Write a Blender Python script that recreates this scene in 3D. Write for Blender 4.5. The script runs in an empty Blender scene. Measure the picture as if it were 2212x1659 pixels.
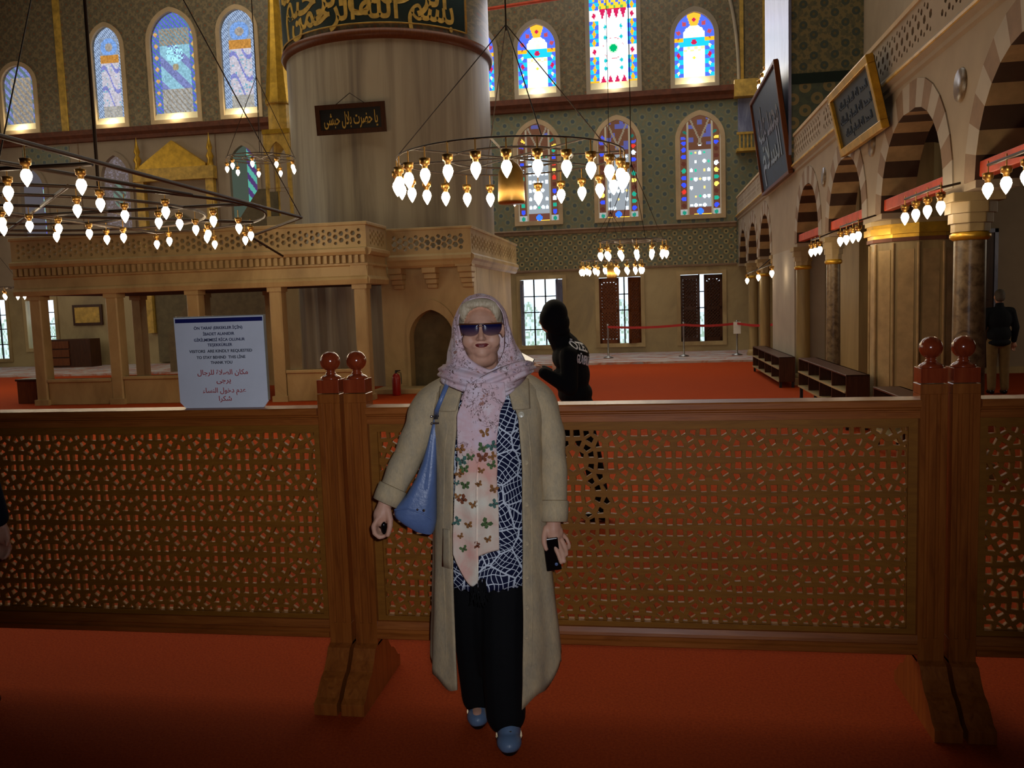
import bpy, bmesh, math, random
from mathutils import Vector, Matrix
PI = math.pi
random.seed(7)
C = bpy.context.scene.collection
scene = bpy.context.scene

# ---------------------------------------------------------------- camera
CAM_Z = 1.6
cam_data = bpy.data.cameras.new('camera')
cam_data.sensor_width = 36.0
cam_data.lens = 36.0 * 1850.0 / 2212.0
cam_data.clip_start = 0.05
cam_data.clip_end = 200
cam = bpy.data.objects.new('camera', cam_data)
C.objects.link(cam)
_yaw, _pitch, _roll = math.radians(9.0), math.radians(-5.5), math.radians(-1.9)
fw = Vector((-math.sin(_yaw)*math.cos(_pitch), math.cos(_yaw)*math.cos(_pitch), math.sin(_pitch)))
rt = Vector((math.cos(_yaw), math.sin(_yaw), 0.0))
up = rt.cross(fw)
rt2 = rt*math.cos(_roll) + up*math.sin(_roll)
up2 = -rt*math.sin(_roll) + up*math.cos(_roll)
m = Matrix(((rt2.x, up2.x, -fw.x, 0.0), (rt2.y, up2.y, -fw.y, 0.0), (rt2.z, up2.z, -fw.z, CAM_Z), (0, 0, 0, 1)))
cam.matrix_world = m
scene.camera = cam

# ---------------------------------------------------------------- world, lights, exposure
scene.view_settings.view_transform = 'Standard'
scene.view_settings.look = 'None'
scene.view_settings.gamma = 1.0
scene.view_settings.use_curve_mapping = False
scene.view_settings.exposure = 0.0
world = bpy.data.worlds.new('world')
scene.world = world
world.use_nodes = True
world.node_tree.nodes['Background'].inputs[0].default_value = (0.75, 0.86, 1.0, 1)
world.node_tree.nodes['Background'].inputs[1].default_value = 1.0

def light(name, kind, loc, energy, color, size=0.3, size_y=None, look=None, spot=None, blend=0.5):
    ld = bpy.data.lights.new(name, kind)
    ld.energy = energy; ld.color = color
    if kind == 'AREA':
        ld.size = size
        if size_y: ld.shape = 'RECTANGLE'; ld.size_y = size_y
    elif kind in ('POINT', 'SPOT'):
        ld.shadow_soft_size = size
    if kind == 'SPOT':
        ld.spot_size = spot; ld.spot_blend = blend
    o = bpy.data.objects.new(name, ld); C.objects.link(o)
    o.location = loc
    if look is not None:
        d = Vector(look) - Vector(loc)
        o.rotation_euler = d.to_track_quat('-Z', 'Y').to_euler()
    return o
# daylight falling from the dome windows high above the prayer hall
light('dome_daylight', 'AREA', (-6, 18, 13.4), 1000, (1.0, 0.92, 0.76), 16, 12, look=(-6, 20, 0))
# added fill for the dark right aisle; then daylight of far and left windows
light('aisle_fill', 'AREA', (8.8, 12.5, 2.6), 26, (1.0, 0.84, 0.62), 4, 1.6, look=(4, 14, 1.2))
light('far_window_daylight', 'AREA', (-1.5, 23.6, 8.2), 160, (0.92, 0.92, 1.0), 9, 3, look=(-1.5, 13, 0))
for _cx, _z in ((-2.88, 7.33), (-0.755, 7.33), (1.43, 7.31), (-4.62, 7.33), (-18.97, 7.35), (-15.92, 7.34), (-13.78, 7.35), (-11.70, 7.36)):
    light('sill_floodlight', 'POINT', (_cx, 24.34, _z+0.16), 14.0, (1.0, 0.90, 0.62), 0.12)
light('side_window_daylight', 'AREA', (-21.5, 14, 5.0), 330, (1.0, 0.90, 0.70), 12, 6, look=(0, 14, 2))
# the camera's own flash
light('camera_flash', 'SPOT', (0.06, 0.02, 1.66), 135.0, (0.87, 0.91, 1.0), 0.02, look=(-0.42, 3.0, 1.42), spot=math.radians(80), blend=1.0)

# ---------------------------------------------------------------- materials
def lin(c):
    return tuple((v/255.0/12.92 if v/255.0 <= 0.04045 else ((v/255.0+0.055)/1.055)**2.4) for v in c)
def L4(c): return tuple(lin(c)) + (1.0,)
MATS = {}
class NT:
    def __init__(s, name, rough=0.6, metal=0.0, spec=0.5):
        s.m = bpy.data.materials.new(name); s.m.use_nodes = True
        s.nt = s.m.node_tree; s.b = s.nt.nodes['Principled BSDF']
        s.b.inputs['Roughness'].default_value = rough
        s.b.inputs['Metallic'].default_value = metal
        s.b.inputs['Specular IOR Level'].default_value = spec
        MATS[name] = s.m
    def n(s, t, **kw):
        nd = s.nt.nodes.new(t)
        for k, v in kw.items(): setattr(nd, k, v)
        return nd
    def l(s, a, b): s.nt.links.new(a, b)
    def coord(s, scale=(1, 1, 1), rot=(0, 0, 0), kind='Object', loc=(0, 0, 0)):
        tc = s.n('ShaderNodeTexCoord'); mp = s.n('ShaderNodeMapping')
        mp.inputs['Scale'].default_value = scale; mp.inputs['Rotation'].default_value = rot
        mp.inputs['Location'].default_value = loc
        s.l(tc.outputs[kind], mp.inputs['Vector']); return mp.outputs['Vector']
    def noise(s, vec, scale=5, detail=4, rough=0.6, dist=0.0):
        nd = s.n('ShaderNodeTexNoise'); nd.inputs['Scale'].default_value = scale
        nd.inputs['Detail'].default_value = detail; nd.inputs['Roughness'].default_value = rough
        nd.inputs['Distortion'].default_value = dist
        s.l(vec, nd.inputs['Vector']); return nd.outputs['Fac']
    def ramp(s, fac, stops, interp='LINEAR'):
        r = s.n('ShaderNodeValToRGB'); r.color_ramp.interpolation = interp
        el = r.color_ramp.elements
        while len(el) < len(stops): el.new(0.5)
        for e, (p, c) in zip(el, stops): e.position = p; e.color = L4(c)
        s.l(fac, r.inputs['Fac']); return r.outputs['Color']
    def mix(s, fac, a, b, mode='MIX'):
        mx = s.n('ShaderNodeMix', data_type='RGBA', blend_type=mode)
        if isinstance(fac, (int, float)): mx.inputs[0].default_value = fac
        else: s.l(fac, mx.inputs[0])
        for i, v in ((6, a), (7, b)):
            if isinstance(v, tuple): mx.inputs[i].default_value = L4(v)
            else: s.l(v, mx.inputs[i])
        return mx.outputs[2]
    def math(s, op, a, b=0.0, clamp=False):
        mm = s.n('ShaderNodeMath', operation=op); mm.use_clamp = clamp
        for i, v in ((0, a), (1, b)):
            if isinstance(v, (int, float)): mm.inputs[i].default_value = v
            else: s.l(v, mm.inputs[i])
        return mm.outputs[0]
    def col(s, c):
        if isinstance(c, tuple): s.b.inputs['Base Color'].default_value = L4(c)
        else: s.l(c, s.b.inputs['Base Color'])
        return s
    def bump(s, fac, strength=0.3, dist=0.01):
        bp = s.n('ShaderNodeBump'); bp.inputs['Strength'].default_value = strength
        bp.inputs['Distance'].default_value = dist
        s.l(fac, bp.inputs['Height']); s.l(bp.outputs['Normal'], s.b.inputs['Normal']); return s
    def voro(s, vec, scale, rnd=1.0, feature='F1', dist='EUCLIDEAN', dims='3D'):
        v = s.n('ShaderNodeTexVoronoi', feature=feature, voronoi_dimensions=dims)
        if feature != 'DISTANCE_TO_EDGE': v.distance = dist
        v.inputs['Scale'].default_value = scale; v.inputs['Randomness'].default_value = rnd
        s.l(vec, v.inputs['Vector']); return v

def plain(name, c, rough=0.6, metal=0.0, spec=0.5, var=0.12, scale=6.0, bump=0.0):
    t = NT(name, rough, metal, spec)
    v = t.coord()
    f = t.noise(v, scale, 4)
    lo = tuple(int(x*(1-var)) for x in c); hi = tuple(min(255, int(x*(1+var))) for x in c)
    t.col(t.ramp(f, [(0.3, lo), (0.7, hi)]))
    if bump: t.bump(t.noise(t.coord(), scale*8, 3), bump, 0.01)
    return t.m

# carpets
t = NT('red_carpet', 0.95, spec=0.1)
f = t.noise(t.coord(), 90, 4, 0.8); g = t.noise(t.coord(), 1.2, 3)
c1 = t.ramp(f, [(0.3, (134, 46, 12)), (0.7, (184, 74, 22))])
t.col(t.mix(t.math('MULTIPLY', g, 0.35), c1, (134, 46, 12))); t.bump(f, 0.5, 0.01)
t = NT('pale_carpet', 0.95, spec=0.1)
v = t.coord(scale=(0.8, 1.6, 1))
f = t.noise(v, 2.2, 3, 0.6, 0.6)
t.col(t.ramp(f, [(0.38, (182, 176, 176)), (0.5, (176, 160, 152)), (0.57, (170, 110, 88)), (0.66, (150, 160, 172))]))
# wood of the screens
def wood(name, lo, mid, hi, rough=0.28, sc=(14, 14, 1.2)):
    t = NT(name, rough, spec=0.6)
    v = t.coord(scale=sc)
    f = t.noise(v, 2.5, 6, 0.65, 0.8)
    t.col(t.ramp(f, [(0.25, lo), (0.5, mid), (0.78, hi)]))
    t.bump(t.noise(t.coord(scale=sc), 14, 3), 0.06, 0.005)
    t.b.inputs['Coat Weight'].default_value = 0.2 if rough < 0.4 else 0.02
    t.b.inputs['Specular IOR Level'].default_value = 0.5 if rough < 0.4 else 0.25
    t.b.inputs['Coat Roughness'].default_value = 0.12
    return t.m
wood('honey_wood', (112, 56, 20), (146, 80, 30), (168, 98, 40))
wood('honey_wood_across', (120, 62, 22), (152, 84, 32), (174, 102, 44), 0.4, sc=(1.2, 14, 14))
wood('finial_wood', (118, 44, 22), (140, 56, 28), (158, 70, 36), 0.16)
wood('lattice_wood', (122, 74, 18), (138, 86, 22), (152, 98, 28), 0.6, (2, 14, 14))
wood('dark_wood', (48, 26, 14), (66, 36, 20), (84, 48, 26), 0.4)
wood('brown_wood', (84, 42, 22), (104, 56, 28), (124, 70, 34), 0.4)
# stone
def marble(name, lo, hi, vein, sc=(1.1, 1.1, 0.10), rough=0.45, scale=2.0, amt=0.6):
    t = NT(name, rough, spec=0.4)
    f = t.noise(t.coord(scale=sc), scale, 5, 0.62, 0.5)
    g = t.noise(t.coord(scale=(1, 1, 1)), 0.7, 3)
    base = t.ramp(f, [(0.36, vein), (0.47, lo), (0.62, hi)])
    t.col(t.mix(t.math('MULTIPLY', g, amt), base, lo))
    return t.m
marble('pillar_marble', (156, 142, 120), (186, 172, 146), (118, 106, 94), (1.3, 1.3, 0.07))
marble('cream_marble', (172, 148, 104), (196, 172, 124), (146, 122, 84), (1, 1, 0.5), scale=1.2)
marble('wall_marble', (160, 140, 100), (182, 162, 118), (132, 116, 88), (0.8, 0.8, 0.5), scale=1.0)
marble('clad_marble', (150, 128, 84), (176, 152, 104), (118, 98, 64), (1.6, 1.6, 0.18), scale=1.6)
marble('grey_marble', (120, 126, 156), (158, 164, 190), (96, 98, 126), (2.2, 2.2, 0.5), 0.32)
marble('column_marble', (112, 92, 68), (144, 122, 92), (70, 54, 40), (3, 3, 3), 0.3, 4.0)
plain('plaster', (158, 140, 118), 0.85, var=0.05, scale=1.5)
plain('pale_plaster', (166, 154, 138), 0.85, var=0.05, scale=1.5)
plain('cream_plaster', (192, 166, 128), 0.8, var=0.07, scale=2)
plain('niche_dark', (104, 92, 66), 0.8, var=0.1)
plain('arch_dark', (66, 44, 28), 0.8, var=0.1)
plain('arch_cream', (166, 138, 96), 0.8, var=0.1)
plain('arch_brown', (132, 106, 82), 0.8, var=0.08)
plain('cornice_red', (104, 58, 36), 0.7, var=0.15)
plain('beam_red', (198, 72, 38), 0.6, var=0.1)
plain('gold', (206, 160, 54), 0.35, 0.6, var=0.12)
plain('gold_paint', (196, 158, 70), 0.5, 0.1, var=0.15)
plain('brass', (178, 136, 70), 0.3, 0.9, var=0.1)
plain('iron', (52, 38, 28), 0.5, 0.5, var=0.1)
plain('dark_green', (14, 40, 36), 0.55, var=0.1)
plain('sign_blue', (22, 40, 62), 0.45, var=0.2)
plain('sign_dark', (32, 34, 30), 0.5, var=0.2)
plain('black_panel', (16, 14, 14), 0.5, var=0.1)
plain('dark_ceiling', (40, 24, 16), 0.8, var=0.1)
plain('hall_dim', (70, 54, 40), 0.9, var=0.1, scale=1)
plain('red_paint', (150, 26, 20), 0.35, var=0.05)
plain('ribbon_red', (170, 30, 30), 0.6, var=0.05)
plain('white_paper', (220, 216, 210), 0.7, var=0.03)
plain('notice_white', (232, 238, 250), 0.35, var=0.02)
plain('notice_blue', (28, 34, 104), 0.35, var=0.03)
plain('notice_edge', (150, 150, 140), 0.15, var=0.05)
plain('ink_blue', (28, 34, 84), 0.6, var=0.03)
plain('ink_dark', (28, 32, 60), 0.6, var=0.03)
plain('ink_red', (178, 52, 56), 0.6, var=0.03)
plain('sill_white', (236, 222, 182), 0.7, var=0.03)
plain('steel', (150, 150, 150), 0.3, 0.9, var=0.05)

def tile(name, bg, ring, core, scale, size1=0.34, size2=0.16, swirl=(120, 100, 70), amt=0.4, axes='XZ'):
    t = NT(name, 0.35, spec=0.4)
    tc = t.n('ShaderNodeTexCoord'); sp = t.n('ShaderNodeSeparateXYZ'); cb = t.n('ShaderNodeCombineXYZ')
    t.l(tc.outputs['Object'], sp.inputs[0])
    a, b = {'XZ': ('X', 'Z'), 'YZ': ('Y', 'Z')}[axes]
    rot = t.math('ADD', sp.outputs[a], sp.outputs[b]); rot2 = t.math('SUBTRACT', sp.outputs[a], sp.outputs[b])
    t.l(rot, cb.inputs[0]); t.l(rot2, cb.inputs[1])
    v1 = t.voro(cb.outputs[0], scale, 0.0, dims='2D')
    d = v1.outputs['Distance']
    v2 = t.voro(cb.outputs[0], scale*2.0, 0.25, dims='2D')
    n = t.noise(cb.outputs[0], scale*2.2, 3)
    base = t.mix(t.math('MULTIPLY', t.math('GREATER_THAN', n, 0.52), amt), bg, swirl)
    s1 = t.math('LESS_THAN', v2.outputs['Distance'], 0.22)
    base = t.mix(t.math('MULTIPLY', s1, 0.6), base, swirl)
    c1 = t.mix(t.math('LESS_THAN', d, size1), base, ring)
    t.col(t.mix(t.math('LESS_THAN', d, size2), c1, core))
    return t.m
tile('tile_upper', (140, 124, 94), (112, 104, 84), (134, 96, 68), 2.6, 0.30, 0.12, (96, 92, 78), 0.6)
tile('tile_blue', (116, 122, 102), (132, 132, 104), (84, 98, 100), 2.6, 0.34, 0.20, (132, 122, 90), 0.6)
tile('tile_fine', (98, 106, 88), (150, 138, 96), (40, 50, 50), 3.6, 0.36, 0.14, (120, 100, 62), 0.6)
tile('tile_pier', (96, 108, 92), (150, 136, 96), (96, 104, 90), 2.6, 0.36, 0.14, (84, 96, 88), 0.6)
tile('tile_pier_upper', (146, 136, 98), (84, 98, 92), (120, 110, 74), 3.0, 0.28, 0.10, (92, 102, 88), 0.6)

# stained glass: colours of the pieces are stored on the faces
t = NT('stained_glass')
t.nt.nodes.remove(t.b)
at = t.n('ShaderNodeAttribute'); at.attribute_name = 'glass'
em = t.n('ShaderNodeEmission'); t.l(at.outputs['Color'], em.inputs['Color']); em.inputs['Strength'].default_value = 1.0
t.l(em.outputs[0], t.nt.nodes['Material Output'].inputs['Surface'])
def emit(name, c, s):
    t = NT(name); t.nt.nodes.remove(t.b)
    e = t.n('ShaderNodeEmission'); e.inputs['Color'].default_value = (*c, 1); e.inputs['Strength'].default_value = s
    t.l(e.outputs[0], t.nt.nodes['Material Output'].inputs['Surface']); return t.m
emit('bulb', (1.0, 0.84, 0.58), 30.0)
emit('screen_glow', (1.0, 0.85, 0.65), 0.9)

def M(n): return MATS[n]

# ---------------------------------------------------------------- mesh helpers
class MB:
    def __init__(s): s.v = []; s.f = []; s.mi = []; s.sm = []
    def add(s, vs, fs, mi=0, smooth=False):
        o = len(s.v); s.v += [tuple(p) for p in vs]
        for f in fs: s.f.append(tuple(i+o for i in f)); s.mi.append(mi); s.sm.append(smooth)
    def box(s, x0, x1, y0, y1, z0, z1, mi=0):
        vs = [(x0,y0,z0),(x1,y0,z0),(x1,y1,z0),(x0,y1,z0),(x0,y0,z1),(x1,y0,z1),(x1,y1,z1),(x0,y1,z1)]
        s.add(vs, [(0,3,2,1),(4,5,6,7),(0,1,5,4),(1,2,6,5),(2,3,7,6),(3,0,4,7)], mi)
    def obox(s, c, ax, ay, az, mi=0):
        c = Vector(c); ax = Vector(ax); ay = Vector(ay); az = Vector(az)
        vs = [c-ax-ay-az, c+ax-ay-az, c+ax+ay-az, c-ax+ay-az, c-ax-ay+az, c+ax-ay+az, c+ax+ay+az, c-ax+ay+az]
        s.add(vs, [(0,3,2,1),(4,5,6,7),(0,1,5,4),(1,2,6,5),(2,3,7,6),(3,0,4,7)], mi)
    def prism(s, poly, z0, z1, mi=0, smooth=False, axis='Z'):
        n = len(poly)
        def P(u, v, w): return {'Z': (u, v, w), 'Y': (u, w, v), 'X': (w, u, v)}[axis]
        vs = [P(u, v, z0) for u, v in poly] + [P(u, v, z1) for u, v in poly]
        s.add(vs, [tuple(range(n-1, -1, -1)), tuple(range(n, 2*n))], mi)
        s.add(vs, [(i, (i+1) % n, n+(i+1) % n, n+i) for i in range(n)], mi, smooth)
    def lathe(s, prof, c=(0, 0, 0), n=24, mi=0, smooth=True, a0=0.0, a1=2*PI):
        full = abs(a1-a0-2*PI) < 1e-6
        k = n if full else n+1
        vs = []
        for r, z in prof:
            for i in range(k):
                a = a0+(a1-a0)*i/n
                vs.append((c[0]+r*math.cos(a), c[1]+r*math.sin(a), c[2]+z))
        fs = []
        for j in range(len(prof)-1):
            for i in range(n):
                i2 = (i+1) % k
                fs.append((j*k+i, j*k+i2, (j+1)*k+i2, (j+1)*k+i))
        s.add(vs, fs, mi, smooth)
    def tube(s, pts, r, n=8, mi=0, cap=True, closed=False):
        pts = [Vector(p) for p in pts]; m_ = len(pts)
        rs = r if isinstance(r, (list, tuple)) else [r]*m_
        vs = []; prev = None
        for i, p in enumerate(pts):
            a = pts[i-1] if (i > 0 or closed) else pts[i]
            b = pts[(i+1) % m_] if (i < m_-1 or closed) else pts[i]
            d = (b-a).normalized() if (b-a).length > 1e-9 else Vector((0, 0, 1))
            ref = prev if prev is not None else (Vector((0, 0, 1)) if abs(d.z) < 0.9 else Vector((1, 0, 0)))
            u = ref - d*ref.dot(d)
            if u.length < 1e-6: u = d.orthogonal()
            u.normalize(); w = d.cross(u); prev = u
            for k in range(n):
                a_ = 2*PI*k/n
                vs.append(p + u*(rs[i]*math.cos(a_)) + w*(rs[i]*math.sin(a_)))
        fs = []
        for i in range(m_ if closed else m_-1):
            j = (i+1) % m_
            for k in range(n):
                fs.append((i*n+k, i*n+(k+1) % n, j*n+(k+1) % n, j*n+k))
        s.add(vs, fs, mi, True)
        if cap and not closed:
            s.add(vs[:n], [tuple(range(n-1, -1, -1))], mi); s.add(vs[-n:], [tuple(range(n))], mi)
    def ball(s, c, r, nu=16, nv=10, mi=0, sc=(1, 1, 1)):
        prof = [(max(1e-4, math.sin(PI*j/nv)), -math.cos(PI*j/nv)) for j in range(nv+1)]
        vs = []
        for pr, pz in prof:
            for i in range(nu):
                a = 2*PI*i/nu
                vs.append((c[0]+r*sc[0]*pr*math.cos(a), c[1]+r*sc[1]*pr*math.sin(a), c[2]+r*sc[2]*pz))
        fs = [(j*nu+i, j*nu+(i+1) % nu, (j+1)*nu+(i+1) % nu, (j+1)*nu+i) for j in range(nv) for i in range(nu)]
        s.add(vs, fs, mi, True)
    def mesh(s, name, mats):
        me = bpy.data.meshes.new(name)
        me.from_pydata([tuple(v) for v in s.v], [], s.f)
        for mm in mats: me.materials.append(MATS[mm] if isinstance(mm, str) else mm)
        me.polygons.foreach_set('material_index', s.mi)
        me.polygons.foreach_set('use_smooth', s.sm)
        me.update(); return me
    def build(s, name, mats, parent=None, loc=None, clean=True):
        if isinstance(mats, str): mats = [mats]
        me = s.mesh(name, mats)
        if clean:
            bm = bmesh.new(); bm.from_mesh(me)
            bmesh.ops.recalc_face_normals(bm, faces=bm.faces); bm.to_mesh(me); bm.free()
        o = bpy.data.objects.new(name, me); C.objects.link(o)
        if loc is not None: o.location = loc
        if parent is not None: o.parent = parent
        return o
def bevel(o, w=0.004, seg=2):
    md = o.modifiers.new('bevel', 'BEVEL'); md.width = w; md.segments = seg; md.limit_method = 'ANGLE'; md.angle_limit = math.radians(40)
    return o
def tag(o, label=None, cat=None, group=None, kind=None):
    if label: o['label'] = label
    if cat: o['category'] = cat
    if group: o['group'] = group
    if kind: o['kind'] = kind
    return o
def struct(o): o['kind'] = 'structure'; return o
def empty(name, loc=(0, 0, 0), rz=0.0, label=None, cat=None, group=None):
    o = bpy.data.objects.new(name, None); C.objects.link(o); o.location = loc; o.rotation_euler = (0, 0, rz)
    o.empty_display_size = 0.1
    return tag(o, label, cat, group)
def copy_tree(o, parent=None):
    c = o.copy(); C.objects.link(c); c.parent = parent
    for ch in o.children: copy_tree(ch, c)
    return c

def arch_poly(cx, z0, w, zs, zt, n=10):
    """outline of a pointed arch opening, counter-clockwise"""
    hw = w/2.0; h = zt-zs; R = (h*h+hw*hw)/(2*hw)
    pts = [(cx-hw, z0), (cx+hw, z0)]
    cxr = cx+hw-R; a1 = math.atan2(h, cx-cxr)
    for i in range(n+1):
        a = a1*i/n; pts.append((cxr+R*math.cos(a), zs+R*math.sin(a)))
    cxl = cx-hw+R
    for i in range(1, n+1):
        a = a1*(1-i/n); pts.append((cxl-R*math.cos(a), zs+R*math.sin(a)))
    return pts
def plate_mesh(name, outer, holes, thick, axis, off):
    """flat slab with holes; axis 'Y': drawn in x,z and standing at y=off..off+thick; 'X': drawn in y,z; 'Z' flat"""
    cu = bpy.data.curves.new(name, 'CURVE'); cu.dimensions = '2D'; cu.fill_mode = 'BOTH'; cu.extrude = thick/2.0
    for poly in [outer]+holes:
        sp = cu.splines.new('POLY'); sp.points.add(len(poly)-1)
        for p, q in zip(sp.points, poly): p.co = (q[0], q[1], 0, 1)
        sp.use_cyclic_u = True
    o = bpy.data.objects.new(name, cu); C.objects.link(o)
    bpy.context.view_layer.update()
    me = bpy.data.meshes.new_from_object(o.evaluated_get(bpy.context.evaluated_depsgraph_get()))
    bpy.data.objects.remove(o); bpy.data.curves.remove(cu)
    for v in me.vertices:
        x, y, z = v.co
        if axis == 'Y': v.co = (x, off+thick/2.0+z, y)
        elif axis == 'X': v.co = (off+thick/2.0+z, x, y)
        else: v.co = (x, y, off+thick/2.0+z)
    bm = bmesh.new(); bm.from_mesh(me)
    bmesh.ops.remove_doubles(bm, verts=bm.verts, dist=1e-5)
    bmesh.ops.recalc_face_normals(bm, faces=bm.faces); bm.to_mesh(me); bm.free()
    for p in me.polygons: p.use_smooth = False
    me.name = name
    return me
def plate(name, outer, holes, thick, axis, off, mat, parent=None):
    me = plate_mesh(name, outer, holes, thick, axis, off)
    me.materials.clear(); me.materials.append(M(mat))
    o = bpy.data.objects.new(name, me); C.objects.link(o)
    if parent is not None: o.parent = parent
    return o
def rect(x0, x1, z0, z1): return [(x0, z0), (x1, z0), (x1, z1), (x0, z1)]
def scale_poly(p, k, c):
    return [(c[0]+(x-c[0])*k, c[1]+(y-c[1])*k) for x, y in p]

# Arabic letters: pick initial / medial / final forms and lay them right to left
AR = {'ا': (0xFE8D, 0xFE8E, 0, 0), 'أ': (0xFE83, 0xFE84, 0, 0), 'ب': (0xFE8F, 0xFE90, 0xFE91, 0xFE92), 'ة': (0xFE93, 0xFE94, 0, 0),
      'ت': (0xFE95, 0xFE96, 0xFE97, 0xFE98), 'ج': (0xFE9D, 0xFE9E, 0xFE9F, 0xFEA0), 'ح': (0xFEA1, 0xFEA2, 0xFEA3, 0xFEA4),
      'خ': (0xFEA5, 0xFEA6, 0xFEA7, 0xFEA8), 'د': (0xFEA9, 0xFEAA, 0, 0), 'ر': (0xFEAD, 0xFEAE, 0, 0), 'س': (0xFEB1, 0xFEB2, 0xFEB3, 0xFEB4),
      'ش': (0xFEB5, 0xFEB6, 0xFEB7, 0xFEB8), 'ص': (0xFEB9, 0xFEBA, 0xFEBB, 0xFEBC), 'ض': (0xFEBD, 0xFEBE, 0xFEBF, 0xFEC0),
      'ع': (0xFEC9, 0xFECA, 0xFECB, 0xFECC), 'ك': (0xFED9, 0xFEDA, 0xFEDB, 0xFEDC), 'ل': (0xFEDD, 0xFEDE, 0xFEDF, 0xFEE0),
      'م': (0xFEE1, 0xFEE2, 0xFEE3, 0xFEE4), 'ن': (0xFEE5, 0xFEE6, 0xFEE7, 0xFEE8), 'ه': (0xFEE9, 0xFEEA, 0xFEEB, 0xFEEC),
      'و': (0xFEED, 0xFEEE, 0, 0), 'ى': (0xFEEF, 0xFEF0, 0, 0), 'ي': (0xFEF1, 0xFEF2, 0xFEF3, 0xFEF4), 'ء': (0xFE80, 0, 0, 0),
      'ﻼ': (0xFEFB, 0xFEFC, 0, 0), 'ق': (0xFED5, 0xFED6, 0xFED7, 0xFED8)}
def arabic(s):
    s = s.replace('لا', 'ﻼ'); out = []
    for i, ch in enumerate(s):
        if ch not in AR: out.append(ch); continue
        f = AR[ch]
        pj = i > 0 and s[i-1] in AR and AR[s[i-1]][2] != 0 and f[1] != 0
        nj = i < len(s)-1 and s[i+1] in AR and f[2] != 0 and AR[s[i+1]][1] != 0
        out.append(chr(f[3] if pj and nj else f[1] if pj else f[2] if nj else f[0]))
    return ''.join(reversed(out))
def text_mesh(s, size, width=None, extrude=0.0005, bold=0.0):
    cu = bpy.data.curves.new('text', 'FONT'); cu.body = s; cu.size = size; cu.align_x = 'CENTER'; cu.align_y = 'CENTER'
    cu.extrude = extrude; cu.offset = bold; cu.resolution_u = 4
    o = bpy.data.objects.new('text', cu); C.objects.link(o); bpy.context.view_layer.update()
    me = bpy.data.meshes.new_from_object(o.evaluated_get(bpy.context.evaluated_depsgraph_get()))
    bpy.data.objects.remove(o); bpy.data.curves.remove(cu)
    xs = [v.co.x for v in me.vertices]
    if width and xs:
        k = width/(max(xs)-min(xs)); mid = (max(xs)+min(xs))/2
        for v in me.vertices: v.co.x = (v.co.x-mid)*k
    return me
def join_meshes(name, parts, mat):
    """parts: list of (mesh, function(Vector)->Vector); one object"""
    mb = MB()
    for me, fn in parts:
        mb.add([fn(v.co) for v in me.vertices], [tuple(p.vertices) for p in me.polygons])
        bpy.data.meshes.remove(me)
    return mb.build(name, mat, clean=False)
# ================================================================ the room shell
WY = 24.5
b = MB(); b.box(-24, 12, -6, WY, -0.2, 0.0)
struct(b.build('floor', 'red_carpet'))
b = MB(); b.box(-24.3, 12.3, -6.3, WY+0.8, 14.0, 14.2); struct(b.build('ceiling', 'dark_ceiling'))
b = MB(); b.box(-24.3, -24, -6.3, WY+0.8, 0, 14); struct(b.build('wall_left', 'hall_dim'))
b = MB(); b.box(-24.3, 12.3, -6.3, -6, 0, 14); struct(b.build('wall_back', 'hall_dim'))
b = MB(); b.box(12.0, 12.3, -6, WY+0.8, 0, 14); struct(b.build('wall_right', 'hall_dim'))

# ---- windows: (cx, z0, width, z_spring, z_top, kind)
UP = [(-2.88, 7.33, 1.10, 8.62, 9.27, 'A'), (-0.755, 7.33, 1.32, 10.6, 11.6, 'B'), (1.43, 7.31, 1.10, 8.60, 9.25, 'A'), (-4.62, 7.33, 1.10, 8.62, 9.27, 'A'),
      (-18.97, 7.35, 1.12, 8.75, 9.32, 'J'), (-15.92, 7.34, 0.98, 9.62, 10.24, 'K'), (-13.78, 7.35, 1.44, 9.62, 10.50, 'L'), (-11.70, 7.36, 1.12, 9.75, 10.40, 'K')]
LOW = [(-2.95, 3.83, 1.18, 5.86, 6.57, 'D'), (-0.70, 3.82, 1.14, 5.84, 6.53, 'E'), (1.55, 3.80, 1.14, 5.84, 6.51, 'F')]
LOWL = [(-15.92, 4.14, 0.96, 5.75, 6.45, 'N'), (-11.76, 4.30, 0.90, 5.85, 6.50, 'P'), (-18.75, 4.10, 0.85, 5.5, 6.2, 'Q')]
def wpoly(w, grow=0.0):
    return arch_poly(w[0], w[1]-grow, w[2]+2*grow, w[3], w[4]+grow*1.1)
GR = [(-3.565, -2.31, 0.30, 2.22), (-1.315, -0.11, 0.30, 2.20), (0.95, 2.13, 0.30, 2.20), (-19.35, -18.33, 0.60, 2.14), (-21.3, -20.03, 0.30, 2.2)]
struct(plate('wall_far_marble', rect(-24, 12, 0, 2.44), [rect(a, b_, c, d) for a, b_, c, d in GR], 0.6, 'Y', WY, 'wall_marble'))
struct(plate('wall_far_tile', rect(-4.6, 12, 2.44, 6.95), [wpoly(w) for w in LOW], 0.6, 'Y', WY, 'tile_blue'))
struct(plate('wall_far_mihrab', rect(-24, -4.6, 2.44, 6.95), [wpoly(w) for w in LOWL], 0.6, 'Y', WY, 'plaster'))
struct(plate('wall_far_upper', rect(-24, 12, 6.95, 14), [wpoly(w) for w in UP], 0.6, 'Y', WY, 'tile_upper'))
# darker net-patterned tile band under the lower windows
b = MB(); b.box(-4.4, 2.5, WY-0.02, WY-0.001, 2.46, 3.46); struct(b.build('trim_1', 'tile_fine'))
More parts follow.
